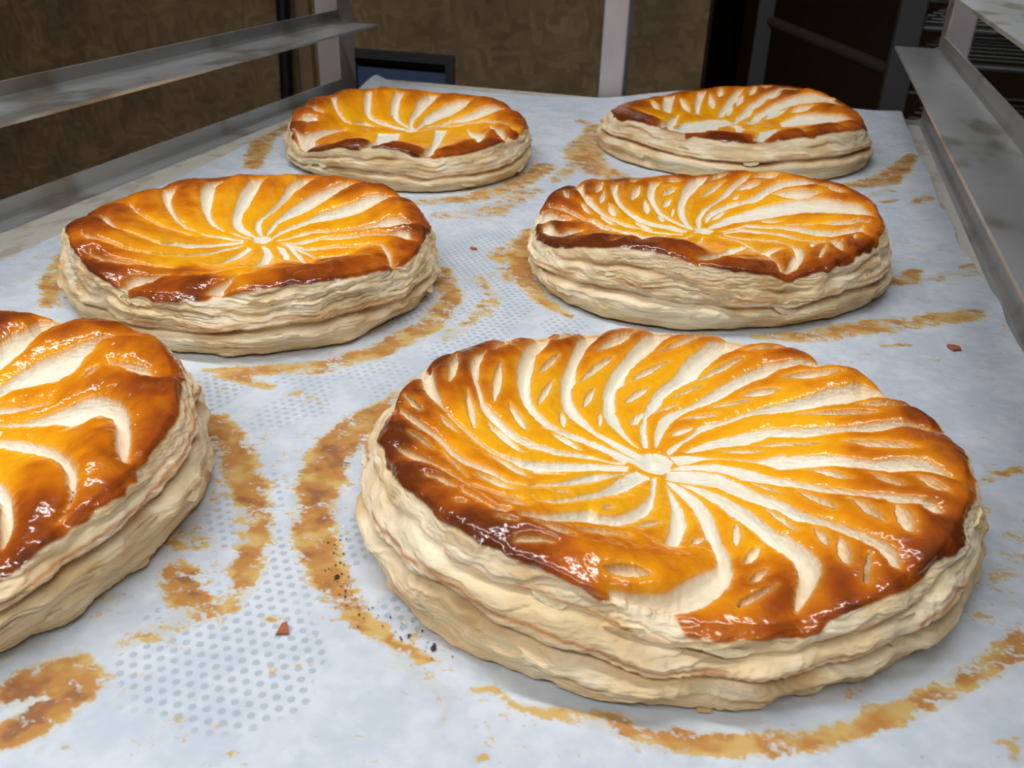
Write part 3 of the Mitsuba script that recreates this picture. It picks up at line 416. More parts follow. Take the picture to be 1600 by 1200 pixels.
-29,-837,-37,-753,-52,-669,-58,-587,-55,-503,-59,-417,-67,-328,-74,-239,-72,-163,-40,-93,1],[45,-56,63,-135,70,-217,46,-303,12,-385,-22,-465,-54,-544,
-80,-623,-116,-700,-164,-774,-205,-848,-243,-922,-249,-920,-217,-845,-182,-770,-138,-696,-104,-619,-79,-541,-46,-463,-9,-385,28,-304,56,-220,52,-138,
37,-58],[127,11,199,-26,266,-73,316,-147,358,-226,397,-304,437,-379,481,-449,516,-526,542,-610,572,-689,605,-766,600,-770,562,-697,527,-621,499,-541,
462,-465,418,-396,380,-320,344,-242,305,-161,259,-86,194,-36,123,4],[139,64,220,60,301,46,377,1,448,-53,517,-107,585,-159,654,-203,719,-258,778,-324,
839,-383,901,-439,898,-444,833,-394,769,-340,709,-279,644,-226,575,-182,509,-130,442,-74,374,-17,300,32,220,49,139,55]],"nicks":[[-577,574,-555,480,
-525,408,-486,362,-438,346,-459,449,-489,517,-528,555],[-315,756,-322,679,-313,612,-287,557,-244,513,-236,594,-246,658,-273,711],[-214,875,-241,844,
-253,807,-247,766,-225,718,-196,743,-185,772,-191,815],[-1,790,-35,763,-54,726,-56,676,-42,614,-7,641,10,677,12,728],[-78,636,-101,598,-114,554,-113,
498,-98,425,-75,479,-64,530,-66,581],[115,903,80,901,57,866,48,819,52,761,87,769,109,794,117,838],[273,872,231,882,196,890,169,895,151,868,194,847,228,
856,254,878],[121,612,84,589,59,551,48,493,51,398,87,442,111,491,121,548],[220,698,183,695,153,675,134,640,124,588,162,594,191,615,210,651],[354,756,
313,765,280,756,255,728,238,682,279,674,312,683,336,711],[443,499,378,512,319,501,269,463,227,385,294,389,352,410,401,448],[669,455,607,481,548,491,
496,476,450,437,514,405,572,398,623,415],[876,571,845,611,815,647,784,667,751,576,781,521,812,517,847,607],[-837,389,-806,288,-773,218,-739,188,-702,
199,-731,296,-762,355,-798,381]],"n":14},"fl":{"c":[-0.2714,0.1833],"B":[975,-10,17,-5,14,-3,5,-2,2],"R":[923,8,-18,3,-2,-2,-1,0,0],"Z":[347,-21,36,3,
40,11,7,15,-1,4,-15],"zc":0.022,"p":[0.05,0.003],"vent":[0.0,0.0],"cuts":[[152,156,162,168,169,166,150],[119,125,133,128,120,120,114],[59,67,69,59,52,
38,9],[22,30,36,23,10,-3,-25],[-39,-35,-29,-22,-24,-32,-39],[87,95,98,78,78,78,78],[92,92,92,92,92,83,70],[271,270,249,237,233,226,223],[324,323,302,
290,286,279,276],[376,375,354,342,338,331,328],[428,427,406,394,390,383,380],[481,480,459,447,443,436,433],[533,532,511,499,495,488,485],[586,585,564,
552,548,541,538],[624,623,602,590,586,579,576]],"polys":[[35,902,27,827,-5,781,-18,736,-17,688,-9,635,-13,594,-17,520,10,378,24,216,12,65,-1,79,-19,
265,-65,463,-151,672,-142,725,-104,778,-134,870,-73,899,11,902,85,900],[359,773,324,733,293,703,309,657,302,612,311,574,310,524,284,479,224,458,164,
436,130,415,113,376,96,261,67,145,23,42,19,47,51,162,70,291,65,428,67,474,84,527,97,586,127,621,164,662,202,710,255,745,282,785,357,782],[892,84,846,
126,773,213,756,233,686,291,620,314,596,283,584,252,563,237,489,249,413,240,321,232,253,224,188,144,113,74,35,20,34,21,110,78,182,150,242,235,327,253,
392,292,435,329,474,372,514,402,569,408,638,388,703,347,773,281,820,225,869,160,910,86],[894,-231,901,-201,882,-139,860,-108,812,-69,772,-29,708,17,
640,47,539,79,444,102,362,110,257,63,149,25,45,5,41,9,134,41,230,89,315,158,417,156,505,140,613,100,707,48,792,-7,841,-54,873,-100,886,-140,904,-199,
894,-233],[782,-315,736,-265,641,-169,434,-142,243,-99,71,-34,62,-25,213,-69,383,-91,549,-76,616,-116,687,-170,755,-234,795,-285,806,-320,808,-345],
[361,357,308,331,255,305,194,288,149,193,94,104,30,29,28,32,85,113,135,209,168,316,256,332,358,361],[669,562,638,542,585,550,494,571,441,581,439,583,
529,591,605,606,667,566],[-104,39,-170,68,-233,105,-282,167,-324,234,-364,300,-403,365,-446,425,-480,493,-506,568,-534,639,-564,708,-556,714,-516,653,
-480,590,-450,521,-413,457,-371,398,-335,332,-300,264,-264,194,-221,128,-162,86,-98,53],[-109,-18,-181,-26,-254,-26,-327,3,-397,41,-465,78,-532,115,
-599,146,-662,187,-722,239,-782,286,-842,331,-838,340,-774,307,-711,271,-650,226,-586,189,-520,159,-456,121,-392,79,-325,36,-255,1,-183,-6,-111,-3],
[-86,-70,-144,-113,-207,-149,-285,-161,-365,-164,-442,-165,-518,-167,-591,-173,-667,-169,-745,-154,-820,-143,-895,-134,-896,-125,-824,-121,-751,-121,
-676,-129,-602,-129,-530,-122,-455,-124,-379,-128,-300,-131,-221,-127,-155,-97,-94,-58],[-39,-104,-68,-170,-105,-233,-167,-282,-234,-324,-300,-364,
-365,-403,-425,-446,-493,-480,-568,-506,-639,-534,-708,-564,-714,-556,-653,-516,-590,-480,-521,-450,-457,-413,-398,-371,-332,-335,-264,-300,-194,-264,
-128,-221,-86,-162,-53,-98],[18,-109,26,-181,26,-254,-3,-327,-41,-397,-78,-465,-115,-532,-146,-599,-187,-662,-239,-722,-286,-782,-331,-842,-340,-838,
-307,-774,-271,-711,-226,-650,-189,-586,-159,-520,-121,-456,-79,-392,-36,-325,-1,-255,6,-183,3,-111],[70,-86,113,-144,149,-207,161,-285,164,-365,165,
-442,167,-518,173,-591,169,-667,154,-745,143,-820,134,-895,125,-896,121,-824,121,-751,129,-676,129,-602,122,-530,124,-455,128,-379,131,-300,127,-221,
97,-155,58,-94],[104,-39,170,-68,233,-105,282,-167,324,-234,364,-300,403,-365,446,-425,480,-493,506,-568,534,-639,564,-708,556,-714,516,-653,480,-590,
450,-521,413,-457,371,-398,335,-332,300,-264,264,-194,221,-128,162,-86,98,-53],[111,3,183,1,255,-10,324,-49,388,-96,450,-142,511,-187,573,-227,630,
-277,682,-337,735,-392,788,-445,783,-454,724,-412,666,-367,612,-315,554,-269,493,-230,435,-183,377,-133,317,-81,253,-36,182,-19,110,-12]],
"nicks":[[427,545,412,535,404,520,403,501,409,477,423,488,432,502,432,522]],"n":15}},"S":[[[-144.4,302.5,7.7,-149.0,286.9,10.1,-150.1,265.9,8.6,-145.0,
244.5,8.7,-134.0,219.8,7.8,-118.5,200.4,6.4,-100.8,186.2,4.2,-84.6,178.4,2.4,-69.1,174.7,1.3],1.0,0.55],[[-144.2,330.0,3.4,-144.4,302.5,5.8],0.7,0.3],
[[-58.3,171.8,0.8,-42.2,168.1,1.6,-28.2,170.0,2.3,-17.9,171.6,3.9,-10.5,169.2,4.2,2.9,170.8,4.1,22.4,176.6,3.8,38.8,185.5,3.5,55.8,198.4,3.7,70.5,
212.4,3.7,84.5,227.8,4.2,95.2,239.5,5.4],0.95,0.55],[[90.9,326.2,2.1,103.0,338.2,2.9,113.7,346.7,2.6],0.75,0.35],[[95.6,311.3,7.4,106.1,302.8,9.5],
0.35,0.1],[[93.1,272.7,4.2,102.7,283.0,5.9],0.3,0.1],[[2.9,436.0,3.6,34.5,448.5,7.9,60.6,470.7,8.3,87.5,486.8,8.0,113.8,505.6,7.7],0.85,0.35],[[65.8,
446.5,2.1,78.5,454.4,2.1],0.8,0.8],[[53.0,432.6,1.5,71.2,436.3,1.5],0.5,0.4],[[-148.6,549.9,7.4,-144.5,506.4,8.7,-127.6,462.7,7.2,-110.7,439.7,5.0,
-93.0,426.4,2.7],1.0,0.45],[[-151.8,535.1,5.7,-154.5,502.5,8.7,-136.7,464.5,7.9],0.6,0.25],[[73.6,539.6,6.5,84.1,551.1,8.0,90.9,568.2,4.9],0.85,0.5],
[[104.4,556.7,8.1,128.4,577.0,9.1],0.45,0.2],[[117.7,578.5,2.1,137.3,601.4,1.8],0.8,0.5],[[-173.9,873.4,10.6,-167.3,781.4,17.3,-150.3,726.5,16.7,
-114.6,694.4,10.7],0.95,0.35],[[-162.7,721.2,9.3,-164.1,673.8,6.7],0.5,0.25],[[-197.8,893.3,6.2,-189.9,887.5,6.1],0.8,0.6],[[60.5,753.4,10.2,83.4,
776.7,12.7,102.1,833.2,9.3,113.4,877.7,5.0],0.95,0.4],[[80.1,714.1,3.8,89.8,723.2,3.8],0.8,0.6],[[105.9,724.6,5.7,114.0,738.4,5.9],0.8,0.4],[[61.8,
717.1,4.8,86.7,749.1,6.0],0.6,0.3],[[-180.0,463.9,6.8,-159.8,425.8,7.2,-158.3,390.9,8.1,-168.9,357.0,7.4,-188.8,329.1,7.0,-214.4,315.7,5.6,-237.0,
308.1,1.7],0.95,0.42],[[-225.5,307.0,3.0,-201.1,304.3,2.9],0.9,0.4],[[-189.6,301.0,2.4,-185.8,305.4,2.0],0.7,0.3],[[-155.7,457.2,6.0,-136.7,434.6,5.0,
-144.3,379.9,5.3],0.6,0.3],[[-136.8,360.0,4.1,-144.2,330.0,3.4,-148.1,304.0,2.3],0.5,0.3],[[-401.0,412.4,4.6,-376.9,372.6,6.5,-353.3,343.7,4.8],0.85,
0.35],[[-184.8,711.9,11.3,-191.6,643.6,11.0,-209.5,606.3,11.2,-242.8,582.7,6.7],0.85,0.3],[[-175.6,641.1,11.7,-189.9,577.1,12.0,-217.4,561.4,8.7],0.6,
0.35],[[-446.6,757.3,11.2,-445.0,711.2,12.8,-400.5,620.7,7.9],0.95,0.35],[[-207.3,271.5,6.4,-184.6,251.3,7.5,-165.4,230.9,6.8,-152.3,213.5,5.7,-142.7,
192.1,5.1,-138.5,177.9,2.9],0.95,0.4],[[-164.6,184.7,6.4,-156.4,176.3,5.6,-143.9,173.0,4.7],0.9,0.75],[[-179.1,200.5,5.6,-166.3,201.3,5.5],0.55,0.05],
[[-143.9,173.0,4.7,-155.4,160.6,4.6,-160.9,153.2,2.9],0.55,0.3],[[-176.3,130.4,6.2,-169.7,139.9,7.1,-160.6,136.8,6.2,-163.5,123.2,7.0,-168.3,115.1,
4.7],1.15,0.7],[[-125.9,176.2,1.6,-123.0,174.9,1.4],0.9,0.4],[[-81.8,171.9,3.6,-63.7,165.6,3.8,-61.5,154.9,2.1],0.4,0.12],[[-60.3,166.7,2.4,-54.3,
171.1,2.0],0.35,0.12],[[-156.9,115.8,0.9,-148.1,119.3,0.7],0.6,0.5],[[-50.8,147.8,0.9,-46.3,149.7,0.9],0.9,0.6],[[83.4,198.6,1.4,83.9,192.3,1.4],0.8,
0.5],[[-179.7,168.4,1.7,-169.5,170.3,1.2],0.5,0.5],[[-130.0,310.5,1.9,-130.5,334.9,2.1],0.4,0.2]],"D":[[-131,158,33,24,1.0],[-136,201,14,26,0.9],[-163,
222,13,27,0.6],[-117,226,8,40,0.9],[-87,189,11,15,0.9],[-222,292,13,35,0.8],[-176,294,36,29,0.5],[-166,322,43,33,0.5],[-132,436,20,96,0.9],[-171,473,
21,90,0.8],[-167,510,19,44,0.9],[-201,581,34,41,0.5],[-94,415,13,15,0.6],[-283,306,17,11,0.4],[-151,242,11,33,0.35],[-148,140,15,11,0.6]]}''')

def paper():
    nu, nv = 200, 360
    v = np.linspace(0, 1, nv)
    y = 0.05 + v * 0.985
    xl = np.interp(y, [.05, .386, .457, .6, .75, .97, 1.04], [-.418, -.425, -.427, -.437, -.449, -.459, -.455])
    xr = np.interp(y, [.05, .40, .459, .5, .526, .56, .594, .63, .664, .72, .80, .918, .97, 1.04], [.131, .1335, .133, .1305, .1315, .1275, .1265, .1215, .1225, .120, .1205, .1185, .1165, .113])
    u = np.linspace(0, 1, nu)
    X = xl[:, None] + (xr - xl)[:, None] * u
    yend = np.interp(u, [0, .03, .1, .3, .5, .6, .8, 1], [-.06, -.055, -.045, -.040, -.028, -.012, -.008, 0.0])
    Y = y[:, None] + yend * smooth01(.7, 1, v)[:, None]
    Z = 0.0010 + 0.0004 * (fb(X / .05, Y / .05, 1.0, 3, 4) - 0.5) * 2 * smooth01(0, .1, v)[:, None]
    curl = np.interp(u, [0, .03, .10, .2, .38, .46, .54, .64, .8, .9, 1.0], [.012, .004, .001, .000, .0005, .003, .010, .0165, .012, .009, .007])
    Z = Z + curl * (smooth01(.925, 1.0, v)[:, None]) ** 1.2
    Z = Z + 0.0035 * np.exp(-((1 - u) / .035) ** 2) * (fb(Y / .06, 3.0, 0, 2, 9)) * 1.2 * smooth01(.3, .5, v)[:, None]
    Z = np.maximum(Z, 0.0008)
    P = np.stack([X, Y, Z], -1).reshape(-1, 3)
    f = np.array([[i * nu + j, i * nu + j + 1, (i + 1) * nu + j + 1, (i + 1) * nu + j] for i in range(nv - 1) for j in range(nu - 1)])
    # stains: distance to hand-placed strokes; perforation ghosts: hand-placed patches
    st, dk = np.zeros(len(P)), np.zeros(len(P))
    for flat, inten, dark in DATA['S']:
        a = np.array(flat).reshape(-1, 3) / 1000
        best, val = np.full(len(P), 9.0), np.zeros(len(P))
        for p, q in zip(a[:-1], a[1:]):
            d = q[:2] - p[:2]
            h = np.clip(((P[:, :2] - p[:2]) @ d) / (d @ d + 1e-12), 0, 1)
            rr = p[2] + (q[2] - p[2]) * h
            best = np.minimum(best, np.hypot(*(P[:, :2] - p[:2] - h[:, None] * d).T) / rr)
        w = inten * (1 - smooth01(0.45, 1.5, best))
        dk = np.where(w > st, dark, dk)
        st = np.maximum(st, w)
    dt = np.zeros(len(P))
    for x, yy, rx, ry, i in DATA['D']:
        dt = np.maximum(dt, i * (1 - smooth01(0.65, 1.4, np.hypot((P[:, 0] - x / 1000) / (rx / 1000), (P[:, 1] - yy / 1000) / (ry / 1000)))))
    dk = ndimage.gaussian_filter(dk.reshape(nv, nu), 2.0).ravel()
    under = smooth01(.25, .5, st)
    uv = np.stack([st, dt * (1 - under) - dk * under], 1)
    # a closed sheet: the same grid again just below, and its rim
    low = P - [0, 0, .00012]
    m = len(P)
    g = np.arange(m).reshape(nv, nu)
    loop = np.r_[g[0], g[1:, -1], g[-1, -2::-1], g[-2:0:-1, 0]]
    nxt = np.roll(loop, -1)
    side = np.stack([loop, loop + m, nxt + m, nxt], 1)
    return np.vstack([P, low]), np.vstack([f, f[:, ::-1] + m, side]), np.vstack([uv, uv])

# ---------------------------------------------------------------- galettes
def series(c, t):
    c = np.array(c) / 1e4
    o = np.full_like(t, c[0])
    for k in range(1, (len(c) + 1) // 2):
        o = o + c[2 * k - 1] * np.cos(k * t) + c[2 * k] * np.sin(k * t)
    return o


def lerp3(a, b, t):
    return np.asarray(a) * (1 - t[..., None]) + np.asarray(b) * t[..., None]


def ramp(t, stops):
    out = np.zeros(t.shape + (3,))
    xs = [s[0] for s in stops]
    for k in range(3):
        out[..., k] = np.interp(t, xs, [s[1][k] for s in stops])
    return out

GLAZE = [(0.0, (.90, .42, .008)), (.25, (.82, .305, .005)), (.5, (.61, .17, .004)), (.75, (.35, .070, .005)), (1.0, (.13, .026, .005))]


def galette(name, D, text, step, nth, nt, nw, seed, dark=(), bake=0.0, lip_at=0.42, puff=1.0, flakes=14):
    rng = np.random.default_rng(seed)
    cx, cy = D['c']
    th = np.linspace(0, 2 * np.pi, nth, endpoint=False)
    R, Z, B = series(D['R'], th), series(D['Z'], th), series(D['B'], th)
    # ---- the scored pattern on a fine raster: which cut or nick, and the distance to the edge
    half = 0.122
    n = int(2 * half / step)
    ax = -half + (np.arange(n) + 0.5) * step
    lab = np.zeros((n, n), np.int16)
    def fill(flat, k):
        p = shapely.Polygon(np.array(flat).reshape(-1, 2) / 1e4)
        if not p.is_valid:
            p = p.buffer(0) if p.buffer(0).area > .6 * p.area else shapely.make_valid(p)
        if p.is_empty:
            return
        x0, y0, x1, y1 = p.bounds
        i0, i1 = np.searchsorted(ax, [x0 - step, x1 + step]); j0, j1 = np.searchsorted(ax, [y0 - step, y1 + step])
        gx, gy = np.meshgrid(ax[i0:i1], ax[j0:j1])
        lab[j0:j1, i0:i1][shapely.contains_xy(p, gx, gy)] = k
    for k, flat in enumerate(D['polys']):
        fill(flat, 1 + k)
    for k, flat in enumerate(D['nicks']):
        fill(flat, 1000 + k)
    gx, gy = np.meshgrid(ax, ax)
    vx, vy = D['vent']
    hub = np.hypot(gx - vx, gy - vy) < D.get('hub', .0056) + 0.003 * (fb(gx / .003, gy / .003, 1.0, 2, seed) - .5)
    lab[hub] = 900
    wob = ndimage.gaussian_filter(rng.standard_normal((n, n)), .0007 / step)
    wob *= 0.16 / wob.std()
    soft = ndimage.gaussian_filter((lab > 0).astype(float), .00022 / step)
    inside = soft + wob * ((soft > .02) & (soft < .98)) > .5
    near = ndimage.distance_transform_edt(lab == 0, return_indices=True)[1]
    lab = np.where(inside & (lab == 0), lab[near[0], near[1]], lab)
    din = ndimage.distance_transform_edt(inside) * step
    dout = ndimage.distance_transform_edt(~inside) * step
    sd = ndimage.gaussian_filter(din - dout, .8)
    dmain = ndimage.distance_transform_edt(~(inside & (lab < 1000))) * step
    # ---- top grid
    s = np.r_[np.linspace(0.006, 1, nt)]
    S, TH_ = np.meshgrid(s, th, indexing='ij')
    X, Y = S * R * np.cos(TH_), S * R * np.sin(TH_)
    def at(a, order=1):
        return ndimage.map_coordinates(a, [(Y + half) / step - .5, (X + half) / step - .5], order=order, mode='nearest')
    SD, DI, DO, DM = at(sd), at(din), at(dout), at(dmain)
    zc = D['zc']
    vent_r = np.hypot(X - vx, Y - vy)
    flat, crest = D['p']
    Zc = Z + crest * .5 * (1 + np.cos(TH_ - math.atan2(-cy, -cx)))
    qd = np.clip((S - flat) / (.9 - flat), 0, 1)
    z = zc + (Zc - zc) * (qd ** 1.35 * (1 - flat) + flat * qd * qd * (3 - 2 * qd)) - np.clip((S - .84) / .16, 0, 1) ** 2 * crest
    amp = (0.0008 + 0.0032 * S ** 1.4) * puff
    # one side of each petal stands higher than the other, as the cuts open
    cuts = np.array(D['cuts'], float) / 100
    rr = np.array([.12, .25, .4, .55, .7, .85, 1.0])
    rad, ang = np.hypot(X - vx, Y - vy) / (D['R'][0] / 1e4), np.arctan2(Y - vy, X - vx)
    below, above, sector = np.full(X.shape, 9.0), np.full(X.shape, 9.0), np.zeros(X.shape, int)
    for k, c in enumerate(cuts):
        d = np.mod(ang - np.interp(rad, rr, c), 2 * np.pi)
        sector = np.where(d < below, k, sector)
        below = np.minimum(below, d)
        above = np.minimum(above, 2 * np.pi - d)
    dome = amp * (.70 * (1 - np.exp(-DM / (.0022 + .0034 * S))) + .30 * (1 - np.exp(-DO / .0011)))
    lumps = (fb(X / .016, Y / .016, seed * 1.7, 3, seed) - .5) * .0030 * smooth01(.3, 1, S) * puff
    wrinkle = (fb(X / .0035, Y / .0035, 3.3, 3, seed + 5) - .5) * .0007
    cut_d = (0.0009 + 0.0034 * smooth01(.12, .8, S)) * (1 - np.exp(-DI / .0011)) * np.where(at((lab >= 1000).astype(float)) > .5, .55, 1)
    across = np.where(below < above, below, -above) * np.hypot(X - vx, Y - vy)
    fib = fb(across / .0008, rad * 6.0, 7.7, 3, seed + 9) - .5                # torn fibres along the cuts
    fibre = fib * .0012 * smooth01(.08, .3, S)
    z = z - amp * .62 + np.where(SD < 0, dome + wrinkle, -cut_d + fibre) + lumps
    z = z - .0022 * np.exp(-(vent_r / .0025) ** 2)
    swell = .6 * smooth01(.72, 1, S) * (np.where(SD < 0, dome, 0) - amp * .5)
    X, Y = X + swell * np.cos(TH_), Y + swell * np.sin(TH_)
    # ---- wall grid
    t = np.linspace(0, 1, nw + 1)[1:]
    Tt, TW = np.meshgrid(t, th, indexing='ij')
    ze, a = z[-1], TW * 0.1
    ca, sa = np.cos(TW) * 3.1, np.sin(TW) * 3.1          # seamless coordinates round the wall
    def ring(scale, zz, seed_, o=3):
        zz = np.asarray(zz, float)
        return meshkit.fbm(np.stack([ca[:len(zz)] / scale, sa[:len(zz)] / scale, zz], -1), o, seed_)
    q = 1 - Tt                                            # 1 at the rim, 0 at the paper
    zs = ndimage.gaussian_filter1d(ze, .004 / (.1 * 2 * np.pi / nth), mode='wrap')
    zw = zs * q + (ze - zs) * (1 - smooth01(0, .07, Tt))
    bulge = (.0042 + .0022 * (ring(1.2, 0 * q, seed + 1) - .5)) * np.sin(np.pi * np.clip(Tt, 0, 1) ** .85) ** .7
    warp = (ring(.55, q * 1.2, seed + 2) - .5) * .010
    lam = ring(.9, (zw + warp) / .0017, seed + 3, 3)
    lam2 = ring(1.3, (zw + warp * 1.4) / .0046, seed + 4, 2)
    seam = lip_at + .16 * (ring(1.6, 0 * q, seed + 6) - .5)
    dq = q - seam
    ledge = D.get('ledge', 1) * (-.0028 * np.exp(-(dq / .045) ** 2) + .0016 * np.exp(-((dq - .10) / .07) ** 2) + .0022 * np.exp(-((dq + .14) / .10) ** 2))
    seam2 = .74 + .18 * (ring(1.1, 0 * q, seed + 7) - .5)
    on2 = smooth01(.45, .6, ring(1.5, 0 * q + 3, seed + 8))
    d2 = q - seam2
    ledge2 = on2 * (-.0016 * np.exp(-(d2 / .035) ** 2) + .0013 * np.exp(-((d2 + .08) / .06) ** 2))
    fold = (ring(.30, q * 2.5, seed + 11) - .5) * .0028
    lamw = D.get('lam', 1) * (.35 + 1.1 * smooth01(.38, .62, ring(.8, q * 1.5, seed + 14)))
    fa = ring(.42, q * 2.2, seed + 15, 2)
    facet = D.get('lam', 1) * (np.floor(fa * 7) + smooth01(.25, .75, fa * 7 - np.floor(fa * 7)) - 3.5) * .0009    # torn sheets, stepped
    edge_in = smooth01(0, .10, Tt) * smooth01(0, .05, q + .02)
    sw = ndimage.gaussian_filter1d(swell[-1], .004 / (.1 * 2 * np.pi / nth), mode='wrap')
    r = R + (swell[-1] - sw) * (1 - smooth01(0, .07, Tt)) + sw * (1 - smooth01(0, .35, Tt)) + (B - R) * Tt ** .8 + bulge + edge_in * (ledge + ledge2 + fold + (np.abs(lam - .5) - .12) * -.0034 * lamw + (lam2 - .5) * .0030 + facet)
    r = r - .0022 * smooth01(.93, 1, Tt) ** 2
    XW, YW = r * np.cos(TW), r * np.sin(TW)
    zw = zw + edge_in * (ring(.45, q * 3, seed + 12) - .5) * .0016 * smooth01(0, .25, q)
    zw = np.maximum(zw, 0)
    zw[-1] = 0.0
    # ---- one closed mesh: hub, top, wall, underside
    top = np.stack([X, Y, z], -1)
    wal = np.stack([XW, YW, zw], -1)
    V = np.concatenate([top, wal]).reshape(-1, 3)
    rows = nt + nw
    i = np.arange(rows - 1)[:, None] * nth
    j = np.arange(nth)[None]
    j1 = (j + 1) % nth
    F = np.concatenate([np.stack([i + j, i + nth + j, i + nth + j1], -1).reshape(-1, 3), np.stack([i + j, i + nth + j1, i + j1], -1).reshape(-1, 3)])
    hubv, basev = len(V), len(V) + 1
    V = np.vstack([V, [[0, 0, z[0].mean()]], [[0, 0, 0]]])
    last = (rows - 1) * nth
    F = np.vstack([F, np.stack([np.full(nth, hubv), j[0], j1[0]], -1), np.stack([np.full(nth, basev), last + j1[0], last + j[0]], -1)])
    N = np.zeros_like(V)
    fn = np.cross(V[F[:, 1]] - V[F[:, 0]], V[F[:, 2]] - V[F[:, 0]])
    for k in range(3):
        for m in range(3):
            N[:, m] += np.bincount(F[:, k], fn[:, m], len(V))
    N /= np.linalg.norm(N, axis=1, keepdims=True) + 1e-20
    # ---- colours
    nz = lambda sc, o, sd_: fb(X / sc, Y / sc, 1.0, o, sd_)
    t_b = -.02 + .62 * smooth01(.38, 1.0, S) ** 1.3 + (nz(.022, 3, seed + 21) - .5) * .85 + (nz(.005, 3, seed + 22) - .5) * .22 + .30 * (1 - np.exp(-DO / .0045)) - .10 + bake
    for a0, wid, k in dark:
        dd = np.mod(TH_ - math.radians(a0) + np.pi, 2 * np.pi) - np.pi
        t_b = t_b + k * np.exp(-(dd / math.radians(wid)) ** 2) * smooth01(.70, .95, S)
    glaze = ramp(np.clip(t_b, 0, 1), GLAZE)
    rimline = np.exp(-DO / .00055)[..., None]
    glaze = glaze * (1 - .55 * rimline) + np.array([.93, .55, .10]) * .55 * rimline
    tan = smooth01(.55, 1, S) * .75 + (nz(.006, 3, seed + 23) - .5) * .6
    pale = lerp3((.85, .80, .66), (.83, .66, .44), np.clip(tan, 0, 1))
    pale = pale * (.93 + .07 * nz(.0016, 2, seed + 24) + .36 * fib * smooth01(.08, .3, S))[..., None]
    nick_tan = at((lab >= 1000).astype(float), 0)
    pale = np.where((nick_tan > .5)[..., None], pale * np.array([1.03, .97, .86]), pale)
    g = smooth01(.00012, -.00022, SD)[..., None] if False else (1 - smooth01(-.00020, .00016, SD))[..., None]
    col_top = pale * (1 - g) + glaze * g
    cream = lerp3((.72, .545, .305), (.84, .715, .50), smooth01(.35, .7, ring(.5, q * 3, seed + 31)))
    cream = lerp3(cream, (.56, .35, .145), .8 * smooth01(.50, .78, ring(.7, q * 4, seed + 32)) [..., None][..., 0])
    cream = cream * (.86 + .26 * smooth01(.3, .7, lam))[..., None]
    brown = np.clip(.8 * np.exp(-((dq - .02) / .032) ** 2) * smooth01(.36, .56, ring(.8, 0 * q + 7, seed + 33) + D.get('brown', 0)) + on2 * .65 * np.exp(-((d2 - .01) / .026) ** 2) * smooth01(.45, .6, ring(.8, 0 * q + 9, seed + 34)), 0, 1)
    cream = lerp3(cream, (.36, .125, .028), brown)
    edge = np.exp(-((dq - .135 - .04 * (lam2 - .5)) / .019) ** 2) * smooth01(.42, .56, ring(.6, 0 * q + 17, seed + 37) + D.get('brown', 0)) + .6 * np.exp(-((d2 - .055 - .03 * (lam2 - .5)) / .016) ** 2) * smooth01(.5, .6, ring(.6, 0 * q + 23, seed + 38))
    edge = np.clip(edge, 0, 1)
    cream = lerp3(cream, (.46, .17, .055), .85 * edge)                        # the glaze that crept along the upper sheet's lip
    cream = lerp3(cream, (.60, .40, .18), .55 * smooth01(.80, .97, Tt) + .25 * smooth01(.95, 1, Tt))
    # the glaze runs a little over the edge
    drip = .035 + .075 * smooth01(.45, .75, ring(.55, 0 * q[:1], seed + 35))[0] + .02 * ring(.12, 0 * q[:1], seed + 36)[0]
    SDe = SD[-3]
    gm = ndimage.gaussian_filter1d((SDe < 0).astype(float), .0022 / (.1 * 2 * np.pi / nth), mode='wrap')
    drip = drip * smooth01(.35, 1, gm) - .05 * (1 - smooth01(.2, .55, gm))
    gw = 1 - smooth01(0, .028, Tt - drip)
    col_wall = cream * (1 - gw[..., None]) + ramp(np.clip(t_b[-2] + .1, 0, 1), GLAZE)[None] * gw[..., None]
    C = np.vstack([col_top.reshape(-1, 3), col_wall.reshape(-1, 3), [[.9, .85, .7]], [[.5, .33, .15]]])
    # ---- which part every vertex belongs to
    L = at(lab.astype(float), 0).astype(int)
    part = np.where(SD < 0, 2000 + sector, np.where(L > 0, L, 2000 + sector))
    wpart = np.where(gw > .5, 2000 + sector[-3][None], 3000)
    Pn = np.r_[part.ravel(), wpart.ravel(), 900, 3000]
    lab_f = Pn[F[:, 0]]
    V = V + [cx, cy, PAPER_Z]
    label(name, text, 'galette', 'glazed puff pastry galettes on the sheet')
    def emit(sel, kind, mat):
        f = F[sel]
        if len(f) < 6:
            return None
        ids, inv = np.unique(f, return_inverse=True)
        path = meshkit.write_ply((V[ids], inv.reshape(-1, 3)), False, None, C[ids], normals=N[ids])
        key = numbered(f'{name}__{kind}')
        scene[key] = {'type': 'ply', 'filename': path, 'face_normals': False, 'bsdf': {'type': 'ref', 'id': mat}}
        return key
    labels[emit(lab_f == 3000, 'layered_side', 'mat_pastry')] = {'label': 'pale flaky layered side wall'}
    order = np.argsort(lab_f, kind='stable')
    crumbs = []
    ks, starts = np.unique(lab_f[order], return_index=True)
